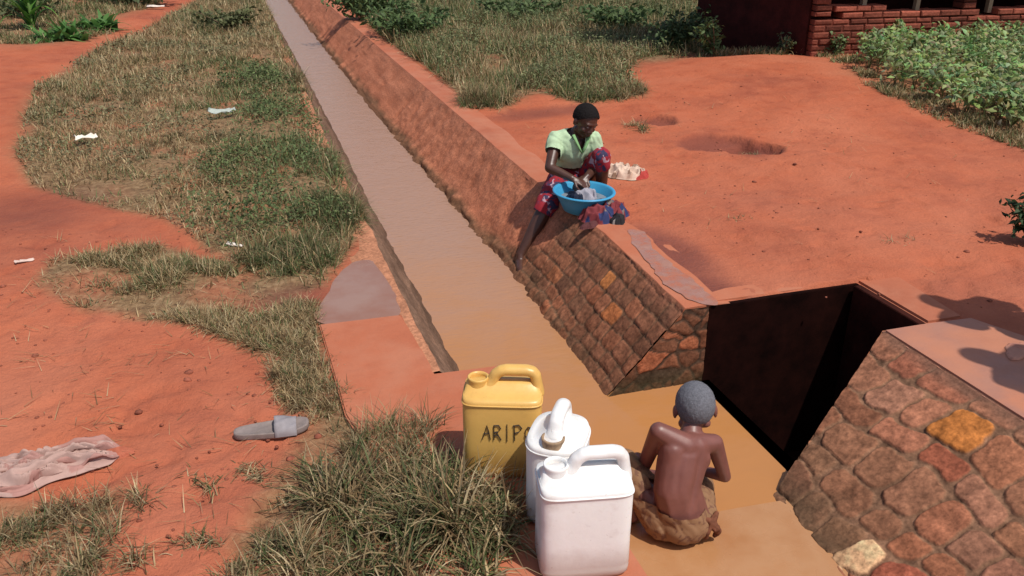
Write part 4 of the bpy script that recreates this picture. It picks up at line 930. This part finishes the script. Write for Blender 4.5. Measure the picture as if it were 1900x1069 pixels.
cloth('rag', G(1890, 655), .09, .045, .008, [(.46, .2, .14), (.5, .24, .17)], 'dusty orange rag on the cement ledge at the right edge', rz=.5, seed=28, freq=6, zoff=.41, n=50)

# ------------------------------------------------------------------ slide sandal
sd_ = empty('slide_sandal', tuple(G(505, 803)), R_(-4)); tag(sd_, 'single worn grey-blue slide sandal lying on the earth', 'sandal')
def sole_outline(k=1.0, n=48):
    out = []
    for i in range(n):
        t = 2 * math.pi * i / n; cc, ss = math.cos(t), math.sin(t); x = .130 * math.copysign(abs(cc) ** .8, cc)
        out.append((x * k, math.copysign(abs(ss) ** .75, ss) * (.043 + .006 * math.sin((x - .01) * 18)) * k))
    return out
bm = bmesh.new(); lv = []
for z, k in ((0, .97), (.006, 1.0), (.020, 1.0), (.026, .985), (.024, .93), (.021, .5)):
    lv.append([bm.verts.new((x, y, z + (.010 * ((x - .02) / .12) ** 2 * (x > .02)))) for x, y in sole_outline(k)])
for i in range(len(lv) - 1):
    for k in range(48): bm.faces.new((lv[i][k], lv[i][(k + 1) % 48], lv[i + 1][(k + 1) % 48], lv[i + 1][k]))
bm.faces.new(lv[0]); bm.faces.new(lv[-1]); obj('sole', bm, mat_plain('worn grey-blue rubber', (.22, .175, .16), .8, .4, .2, 25, .3, .002), sd_, True)
bm = bmesh.new(); A = []; nU, nV_ = 8, 22
for side in (0, 1):
    for i in range(nU):
        x = .012 + .075 * i / (nU - 1)
        for j in range(nV_):
            t = math.pi * j / (nV_ - 1); rr = 1 - side * .07; hh = (.050 - .014 * (i / (nU - 1))) * rr + .004 * math.sin(j * .9 + i) * (side == 0); ww = (.049) * rr
            A.append(bm.verts.new((x, math.cos(t) * ww, .008 + math.sin(t) ** .8 * hh)))
def vi(s, i, j): return A[s * nU * nV_ + i * nV_ + j]
for i in range(nU - 1):
    for j in range(nV_ - 1):
        bm.faces.new((vi(0, i, j), vi(0, i, j + 1), vi(0, i + 1, j + 1), vi(0, i + 1, j))); bm.faces.new((vi(1, i, j), vi(1, i + 1, j), vi(1, i + 1, j + 1), vi(1, i, j + 1)))
for j in range(nV_ - 1):
    bm.faces.new((vi(0, 0, j), vi(1, 0, j), vi(1, 0, j + 1), vi(0, 0, j + 1))); bm.faces.new((vi(0, nU - 1, j), vi(0, nU - 1, j + 1), vi(1, nU - 1, j + 1), vi(1, nU - 1, j)))
obj('strap', bm, mat_plain('blue-grey strap', (.25, .225, .235), .75, .4, .15, 20), sd_, True)

# ------------------------------------------------------------------ blue basin
bc = Vector((1.905, 4.645, .404)); bs = empty('basin', bc); tag(bs, 'round sky-blue plastic basin on the wall top in front of the woman', 'basin')
bs.rotation_euler = (R_(2), R_(1), 0)
M_blue = mat_plain('blue plastic', (.05, .30, .52), .35, .5, .06, 8)
bm = bmesh.new(); add_lathe(bm, [(.001, 0), (.115, 0), (.122, .004), (.150, .06), (.172, .105), (.178, .112), (.190, .114), (.194, .120), (.190, .126), (.176, .125), (.170, .118), (.147, .06), (.118, .010), (.001, .010)], (0, 0, 0), 56); obj('bowl', bm, M_blue, bs, True)
bm = bmesh.new(); add_lathe(bm, [(.0005, .070), (.149, .070)], (0, 0, 0), 48); wsm = mat_plain('soapy grey water', (.20, .22, .24), .15, .5, .3, 14); obj('wash_water', bm, wsm, bs)
cloth('washing', Vector((bc.x + .012, bc.y + .01, 0)), .075, .06, .045, [(.34, .32, .36), (.22, .22, .27), (.40, .36, .38)], 'grey soapy washing heaped in the blue basin', 'clothes', seed=33, freq=12, zoff=bc.z + .068, n=50)
cloth('washing', Vector((bc.x - .06, bc.y + .0, 0)), .05, .055, .04, [(.02, .025, .045)], 'dark navy washing at the left side inside the basin', 'clothes', seed=36, freq=12, zoff=bc.z + .068, n=50)

# ------------------------------------------------------------------ people: one continuous remeshed body each, clothing and hair as children
def fingers(bm, wrist, d, up, L=.15, curl=.6, right=True, sc=1.0):
    """palm and five fingers: d = direction the hand points, up = back-of-hand direction"""
    d = d.normalized(); up = (up - d * up.dot(d)).normalized(); side = d.cross(up) * (1 if right else -1)
    pc = wrist + d * .042 * sc; rot = Matrix((side, d, up)).transposed()
    ell(bm, pc, (.036 * sc, .048 * sc, .015 * sc), rot); capsule(bm, wrist, pc, .023 * sc, .02 * sc)
    for k, (o, l) in enumerate(((-.027, .062), (-.009, .074), (.009, .070), (.026, .054))):
        b = wrist + d * .078 * sc + side * o * sc; l *= sc; c1 = math.cos(curl * .5); s1 = math.sin(curl * .5); c2 = math.cos(curl * 1.4); s2 = math.sin(curl * 1.4)
        p1 = b + (d * c1 - up * s1) * l * .5 + side * o * .1; p2 = p1 + (d * c2 - up * s2) * l * .5
        chain(bm, [b - d * .02 * sc, b, p1, p2], [.0085 * sc, .0085 * sc, .0078 * sc, .0068 * sc])
    b = wrist + d * .03 * sc - side * .030 * sc; p1 = b + (d * .55 - side * .75 - up * .2).normalized() * .034 * sc; p2 = p1 + (d * .9 - side * .1 - up * .4).normalized() * .028 * sc
    chain(bm, [wrist + d * .015 * sc - side * .012 * sc, b, p1, p2], [.012 * sc, .011 * sc, .009 * sc, .0075 * sc])
def head(bm, c, fwd, upv, s=1.0):
    """c = centre of skull; returns frame"""
    f = fwd.normalized(); r = f.cross(upv).normalized(); u = r.cross(f).normalized(); rot = Matrix((r, f, u)).transposed()
    P = lambda x, y, z: c + (r * x + f * y + u * z) * s
    ell(bm, P(0, -.010, .022), (.073 * s, .090 * s, .084 * s), rot)           # skull
    ell(bm, P(0, .022, -.030), (.056 * s, .062 * s, .062 * s), rot)           # face
    ell(bm, P(0, .048, -.078), (.030 * s, .026 * s, .024 * s), rot)           # chin
    capsule(bm, P(-.045, .0, -.062), P(-.014, .050, -.082), .020 * s, .018 * s); capsule(bm, P(.045, .0, -.062), P(.014, .050, -.082), .020 * s, .018 * s)
    ell(bm, P(0, .070, .020), (.052 * s, .016 * s, .013 * s), rot)            # brow
    for q in (-1, 1):
        ell(bm, P(q * .029, .068, .001), (.014 * s, .012 * s, .010 * s), rot); ell(bm, P(q * .036, .058, -.030), (.022 * s, .018 * s, .018 * s), rot)
        ell(bm, P(q * .078, -.008, -.012), (.009 * s, .019 * s, .029 * s), rot)  # ear
        ell(bm, P(q * .012, .086, -.034), (.009 * s, .009 * s, .008 * s), rot)
    capsule(bm, P(0, .078, .006), P(0, .094, -.030), .008 * s, .0115 * s)      # nose
    ell(bm, P(0, .078, -.055), (.025 * s, .012 * s, .0075 * s), rot); ell(bm, P(0, .076, -.067), (.022 * s, .012 * s, .0078 * s), rot)
    return P, rot
def hair(root, P, rot, s, mat, low=-.02, bumpy=.003, grow=.006):
    bm = bmesh.new(); ell(bm, P(0, -.010, .022), ((.073 + grow) * s, (.090 + grow) * s, (.084 + grow) * s), rot)
    b2 = remesh(bm, .0045, 2); inv = rot.transposed(); c0 = P(0, 0, 0)
    dl = []
    for f in b2.faces:
        q = inv @ (f.calc_center_median() - c0) / s
        if q.z < low + max(0, (q.y + .015)) * 1.0 or (q.y > .055 and q.z < .065): dl.append(f)
    bmesh.ops.delete(b2, geom=dl, context='FACES')
    for v in b2.verts: v.co += (v.co - c0).normalized() * bumpy * (N(v.co.x * 160, v.co.y * 160, v.co.z * 160))
    o = obj('hair', b2, mat, root, True); o.location = -Vector(root.location); return o
def finish(root, name, b2, mat):
    o = obj(name, b2, mat, root, True); o.location = -Vector(root.location); return o
def skin_mat(name, c, rough=.45, sheen=0.0, c2=None):
    m = MT(name); f = m.ramp(m.noise(14, 4, .6), [(.3, .85), (.7, 1.15)]); m.base(m.mix(1.0, c, f, 'MULTIPLY')); m.rough(rough); m.set('Specular IOR Level', .5); m.bump(m.noise(60, 4), .12, .002); return m.m
SK_W = skin_mat('skin dark', (.072, .030, .020), .40); SK_B = skin_mat('skin boy', (.18, .068, .054), .43)
M_black = mat_plain('short black hair', (.010, .008, .008), .85, .15, .3, 300, .6, .003)
M_greyhair = mat_plain('dusty cropped hair', (.15, .15, .17), .9, .2, .35, 160, .9, .004)

# --- woman washing clothes, seated on the canal wall
V3 = Vector
wr_ = empty('person', (1.98, 5.02, .41)); tag(wr_, 'woman in pale green top and red wrap washing clothes on the wall', 'person')
pel = V3((2.02, 5.10, .50)); wst = V3((1.99, 5.07, .60)); chs = V3((1.955, 4.99, .715)); nk = V3((1.965, 4.965, .795)); hd = V3((2.012, 4.915, .888))
shR = V3((1.845, 4.985, .765)); shL = V3((2.085, 4.955, .755)); elR = V3((1.765, 4.87, .62)); wrR = V3((1.865, 4.745, .578)); elL = V3((2.12, 4.93, .60)); wrL = V3((1.975, 4.765, .575))
hpR = V3((1.94, 5.07, .475)); hpL = V3((2.10, 5.08, .475)); knR = V3((1.745, 4.86, .375)); anR = V3((1.553, 4.80, .085)); knL = PY(1116, 290, 4.80); anL = V3((2.12, 4.86, .45))
bm = bmesh.new()
ell(bm, pel, (.135, .105, .10)); capsule(bm, pel, wst, .105, .088); capsule(bm, wst, chs, .092, .10); ell(bm, chs, (.118, .085, .10))
chain(bm, [shR, chs + V3((0, 0, .045)), shL], [.042, .066, .042]); chain(bm, [nk - V3((0, 0, .03)), nk, hd - V3((0.01, -.02, .03))], [.052, .043, .040])
chain(bm, [shR, elR, wrR], [.043, .034, .023]); chain(bm, [shL, elL, wrL], [.043, .034, .023])
fingers(bm, wrR, V3((.75, -.35, -.35)), V3((-.1, -.3, 1)), curl=.7, right=False, sc=.95); fingers(bm, wrL, V3((-.72, -.35, -.4)), V3((.1, -.3, 1)), curl=.8, right=True, sc=.95)
chain(bm, [hpR, knR.lerp(hpR, .5), knR, anR.lerp(knR, .62), anR], [.088, .074, .053, .048, .029]); chain(bm, [hpL, knL.lerp(hpL, .5), knL, anL.lerp(knL, .6), anL], [.088, .074, .053, .047, .031])
chain(bm, [anR, V3((1.545, 4.785, .045)), V3((1.52, 4.70, .030)), V3((1.515, 4.665, .026))], [.030, .032, .027, .018]); chain(bm, [anL, V3((2.12, 4.875, .435)), V3((2.12, 4.80, .425)), V3((2.12, 4.77, .422))], [.032, .032, .025, .018])
for k in range(5): capsule(bm, V3((1.50 + .0115 * k, 4.680, .026)), V3((1.495 + .0125 * k, 4.645 + .004 * k, .022)), .008, .0065)
hf = V3((.22, -.85, -.42)); hu = V3((.26, -.30, 1))
P, rot = head(bm, hd, hf, hu, .93)
finish(wr_, 'body', remesh(bm, .0052, 3), SK_W)
hair(wr_, P, rot, .93, M_black, low=-.01, bumpy=.004, grow=.011)
# eyes
bm = bmesh.new()
bm.free(); M_eye = mat_plain('eye', (.25, .22, .2), .3)
for q in (-1, 1): bm = bmesh.new(); ell(bm, P(q * .029, .0745, .001), (.010, .005, .0048), rot); finish(wr_, 'eye', bm, M_eye)
# top
bm = bmesh.new(); ell(bm, wst, (.128, .110, .09)); capsule(bm, wst, chs, .113, .118); ell(bm, chs, (.14, .108, .115))
chain(bm, [shR, chs + V3((0, 0, .04)), shL], [.058, .074, .058]); capsule(bm, shR, shR.lerp(elR, .62), .060, .056); capsule(bm, shL, shL.lerp(elL, .6), .060, .056)
capsule(bm, nk - V3((0, 0, .05)), nk + V3((0, 0, .01)), .066, .050)
nd = (chs - nk).normalized()
def cutS(p):
    if (p - shR).dot((elR - shR).normalized()) > .085 and p.x < 1.84: return True
    if (p - shL).dot((elL - shL).normalized()) > .085 and p.x > 2.09: return True
    if p.z < .575: return True
    if p.z > .832: return True
    v = p - V3((1.972, 4.95, .70)); 
    return p.y < 4.975 and v.z > 0 and abs(v.x) < .004 + v.z * .52
finish(wr_, 'top', remesh(bm, .0052, 3, cutS, wr=.006, wf=14), mat_plain('pale green cotton', (.42, .56, .36), .85, .2, .12, 30, .2, .002))
bm = bmesh.new(); fr = V3((-.015, -.012, .006))
pl = [V3((1.925, 4.893, .812)), V3((1.938, 4.872, .775)), V3((1.955, 4.862, .735)), V3((1.972, 4.858, .70))]; pr_ = [V3((2.03, 4.888, .806)), V3((2.015, 4.870, .775)), V3((1.995, 4.860, .735)), V3((1.974, 4.858, .70))]
for L_ in (pl, pr_): add_tube(bm, L_, [.013, .013, .012, .008], 8, flat=.6)
finish(wr_, 'collar', bm, mat_plain('darker green placket', (.20, .38, .16), .85))
# wrap skirt
bm = bmesh.new(); ell(bm, pel, (.155, .125, .108)); chain(bm, [hpR, knR.lerp(hpR, .5), knR, knR.lerp(anR, .12)], [.108, .096, .076, .072]); chain(bm, [hpL, knL.lerp(hpL, .5), knL, knL.lerp(anL, .22)], [.104, .086, .060, .060])
capsule(bm, pel - V3((.02, .02, .02)), (knR + knL) / 2 + V3((0, .1, -.08)), .10, .05)
def cutK(p): return (p - knR).dot((anR - knR).normalized()) > .055 and p.x < 1.85 or (p.x > 2.03 and p.y < 4.97 and p.z < .60 and (p - knL).dot((anL - knL).normalized()) > .10)
wm = MT('red printed wrap'); c = wm.mix(wm.ramp(wm.noise(13, 3, .5, dist=1.5), [(.53, 0), (.56, 1)]), (.28, .010, .020), (.03, .025, .07)); c = wm.mix(wm.ramp(wm.noise(19, 2, .5, dist=1.0), [(.62, 0), (.65, 1)]), c, (.42, .28, .33)); wm.base(c); wm.rough(.85)
finish(wr_, 'wrap_skirt', remesh(bm, .006, 4, cutK, wr=.007, wf=12), wm.m)

# --- boy sitting in the shallow water
br_ = empty('person', (1.32, 2.18, .006)); tag(br_, 'shirtless boy with grey cropped hair sitting in shallow water, back to us', 'person')
pel = V3((1.325, 2.175, .088)); wst = PY(1256, 905, 2.185); chs = PY(1268, 846, 2.215); nk = PY(1283, 800, 2.262); hd = PY(1289, 757, 2.315)
shL = PY(1222, 800, 2.25); shR = PY(1325, 822, 2.225); elL = PY(1188, 880, 2.37); wrL = V3((1.27, 2.47, .17)); elR = PY(1345, 884, 2.235); wrR = V3((1.44, 2.36, .16))
hpL = V3((1.265, 2.20, .075)); hpR = V3((1.39, 2.195, .075)); knL = V3((1.172, 2.365, .235)); anL = V3((1.185, 2.285, .045)); knR = V3((1.50, 2.385, .09)); anR = V3((1.40, 2.50, .035))
bm = bmesh.new(); ell(bm, pel, (.105, .085, .080)); chain(bm, [pel, wst, wst.lerp(chs, .5), chs], [.078, .066, .068, .064])
for q in (-1, 1): chain(bm, [pel + V3((q * .03, 0, .02)), wst + V3((q * .030, 0, 0)), chs + V3((q * .040, 0, -.01)), chs + V3((q * .045, .0, .035))], [.065, .058, .058, .045])
for sg, sh in ((-1, shL), (1, shR)): ell(bm, chs + (sh - chs) * .5 + V3((0, -.034, -.025)), (.030, .022, .040))      # shoulder blades
chain(bm, [shL, chs + V3((0, 0, .045)), shR], [.034, .047, .034]); chain(bm, [nk - V3((0, 0, .03)), nk, hd - V3((.005, .01, .03))], [.050, .037, .035])
chain(bm, [shL, elL.lerp(shL, .5), elL, wrL], [.034, .029, .024, .018]); chain(bm, [shR, elR.lerp(shR, .5), elR, wrR], [.034, .029, .024, .018])
fingers(bm, wrL, V3((.6, .6, -.4)), V3((.1, .1, 1)), curl=.6, right=False, sc=.75); fingers(bm, wrR, V3((-.5, .7, -.4)), V3((0, .2, 1)), curl=.6, right=True, sc=.75)
chain(bm, [hpL, knL.lerp(hpL, .5), knL, anL.lerp(knL, .6), anL], [.062, .052, .038, .034, .021]); chain(bm, [hpR, knR.lerp(hpR, .5), knR, anR.lerp(knR, .6), anR], [.062, .052, .038, .034, .021])
chain(bm, [anL, V3((1.185, 2.31, .022)), V3((1.18, 2.39, .017))], [.022, .023, .016]); chain(bm, [anR, V3((1.39, 2.52, .02)), V3((1.34, 2.57, .015))], [.022, .023, .016])
hf = V3((.30, .90, -.22)); P, rot = head(bm, hd, hf, V3((.05, .25, 1)), .93)
b2 = remesh(bm, .0050, 7)
# spine furrow
for v in b2.verts:
    p = v.co
    if .12 < p.z < .39 and p.y < 2.22:
        t = (p.z - .12) / .27; sx = wst.x + (nk.x - wst.x) * t; v.co.y += .0055 * math.exp(-((p.x - sx) / .010) ** 2) * math.sin(math.pi * min(1, max(0, t)))
bmesh.ops.smooth_vert(b2, verts=b2.verts[:], factor=.5, use_axis_x=True, use_axis_y=True, use_axis_z=True); finish(br_, 'body', b2, SK_B); hair(br_, P, rot, .93, M_greyhair, low=-.040, bumpy=.0014, grow=.004)
bm = bmesh.new(); ell(bm, pel + V3((0, 0, -.006)), (.106, .094, .080)); chain(bm, [hpL, knL.lerp(hpL, .5), knL, knL.lerp(anL, .15)], [.078, .066, .053, .050]); chain(bm, [hpR, knR.lerp(hpR, .5), knR, knR.lerp(anR, .1)], [.078, .066, .053, .05])
capsule(bm, pel, wst - V3((0, 0, .045)), .096, .083)
def cutB(p): return p.z > .150 + .1 * (p.y - 2.1) * (p.y < 2.27) and p.y < 2.27 and not (p.x < 1.22 and p.y > 2.24) or (p - knL).dot((anL - knL).normalized()) > .035 and p.y > 2.33 and p.x < 1.28 or p.z < .0
bmx = MT('brown patterned shorts'); vor = bmx.n('ShaderNodeTexVoronoi'); vor.inputs['Scale'].default_value = 15; bmx.l(bmx.tc.outputs['Object'], vor.inputs['Vector'])
nn = bmx.noise(20, 4, .6, dist=1.5); c = bmx.mix(bmx.ramp(nn, [(.40, 1), (.46, 0)]), (.24, .125, .06), (.15, .065, .035)); c = bmx.mix(bmx.ramp(vor.outputs['Distance'], [(.10, 1), (.2, 0)]), c, (.30, .18, .10)); bmx.base(c); bmx.rough(.8)
b2 = remesh(bm, .0045, 3, cutB, wr=.003, wf=9); b2.normal_update()
for v in b2.verts:
    p = v.co; f = .8 * p.x + .3 * p.y + .75 * p.z + .05 * N(p.x * 7, p.y * 7, p.z * 7); k = .5 + .5 * N(p.x * 9, p.y * 9, p.z * 9 + 4)
    v.co += v.normal * (.0075 * k * (abs(math.sin(f * 62)) ** .6 - .5))
finish(br_, 'shorts', b2, bmx.m)
bm = bmesh.new(); kc = V3((1.405, 2.115, .10))
chain(bm, [kc, kc + V3((.012, -.012, -.02)), kc + V3((.030, -.004, -.045)), kc + V3((.020, .0, -.065))], [.016, .017, .013, .009]); chain(bm, [kc, kc + V3((-.024, -.012, -.028)), kc + V3((-.020, -.004, -.06))], [.014, .014, .009]); chain(bm, [kc + V3((-.03, .0, .02)), kc, kc + V3((.03, .02, .018))], [.010, .015, .010])
finish(br_, 'cloth_knot', remesh(bm, .0035, 2, None, wr=.004, wf=40), mat_plain('knotted brown cloth', (.15, .055, .03), .85, .2, .4, 40))

# --- two bystanders just outside the frame whose shadows fall on the ledge
def stander(c, rz, h, skin, shirt, shorts_, label, z=.41, arms=.10):
    root = empty('person', (c[0], c[1], z)); tag(root, label, 'person', None); k = h / 1.6; M = Matrix.Rotation(rz, 3, 'Z')
    T = lambda x, y, zz: V3((c[0], c[1], z)) + M @ V3((x * k, y * k, zz * k))
    bm = bmesh.new(); capsule(bm, T(0, 0, .84), T(0, 0, 1.02), .115 * k, .105 * k); capsule(bm, T(0, 0, 1.02), T(0, .0, 1.22), .105 * k, .12 * k)
    chain(bm, [T(-.17, 0, 1.30), T(0, 0, 1.30), T(.17, 0, 1.30)], [.048 * k, .075 * k, .048 * k]); chain(bm, [T(0, 0, 1.3), T(0, .01, 1.42)], [.055 * k, .05 * k])
    for q in (-1, 1):
        chain(bm, [T(q * .17, 0, 1.28), T(q * .17, .02, 1.04), T(q * .13, .13, .92)], [.046 * k, .037 * k, .025 * k])
        fingers(bm, T(q * .13, .13, .92), M @ V3((-q * .8, .3, -.2)), M @ V3((0, 1, .2)), curl=.4, right=q < 0, sc=k)
        chain(bm, [T(q * .085, 0, .82), T(q * .095, .01, .46), T(q * .10, -.01, .26), T(q * .10, 0, .07)], [.088 * k, .056 * k, .05 * k, .032 * k])
        chain(bm, [T(q * .10, -.03, .035), T(q * .11, .10, .022), T(q * .115, .17, .018)], [.034 * k, .030 * k, .018 * k])
    P, rot = head(bm, T(0, .01, 1.50), M @ V3((0, 1, -.25)), V3((0, 0, 1)), k)
    finish(root, 'body', remesh(bm, .007, 3), skin); hair(root, P, rot, k, M_black, grow=.012)
    bm = bmesh.new(); capsule(bm, T(0, 0, .86), T(0, 0, 1.24), .135 * k, .135 * k); chain(bm, [T(-.17, 0, 1.29), T(0, 0, 1.28), T(.17, 0, 1.29)], [.065 * k, .098 * k, .065 * k])
    for q in (-1, 1): capsule(bm, T(q * .175, 0, 1.28), T(q * .175, .01, 1.12), .060 * k, .056 * k)
    finish(root, 'shirt', remesh(bm, .008, 3, lambda p: p.z < z + .80 * k, wr=.006), shirt)
    bm = bmesh.new(); capsule(bm, T(-.03, 0, .84), T(.03, 0, .84), .135 * k, .135 * k)
    for q in (-1, 1): chain(bm, [T(q * .085, 0, .82), T(q * .10, 0, .44)], [.11 * k, .088 * k])
    finish(root, 'shorts', remesh(bm, .008, 3, lambda p: p.z < z + .42 * k, wr=.006), shorts_); return root
stander((3.42, 2.17), R_(20), 1.52, SK_W, mat_plain('faded blue shirt', (.10, .16, .26), .9), mat_plain('khaki shorts', (.24, .18, .10), .9), 'taller bystander in a faded blue shirt standing on the near ledge')
stander((3.16, 1.72), R_(35), 1.42, SK_W, mat_plain('faded red shirt', (.35, .06, .05), .9), mat_plain('grey shorts', (.14, .14, .15), .9), 'shorter bystander in a faded red shirt standing on the near ledge', arms=.25)
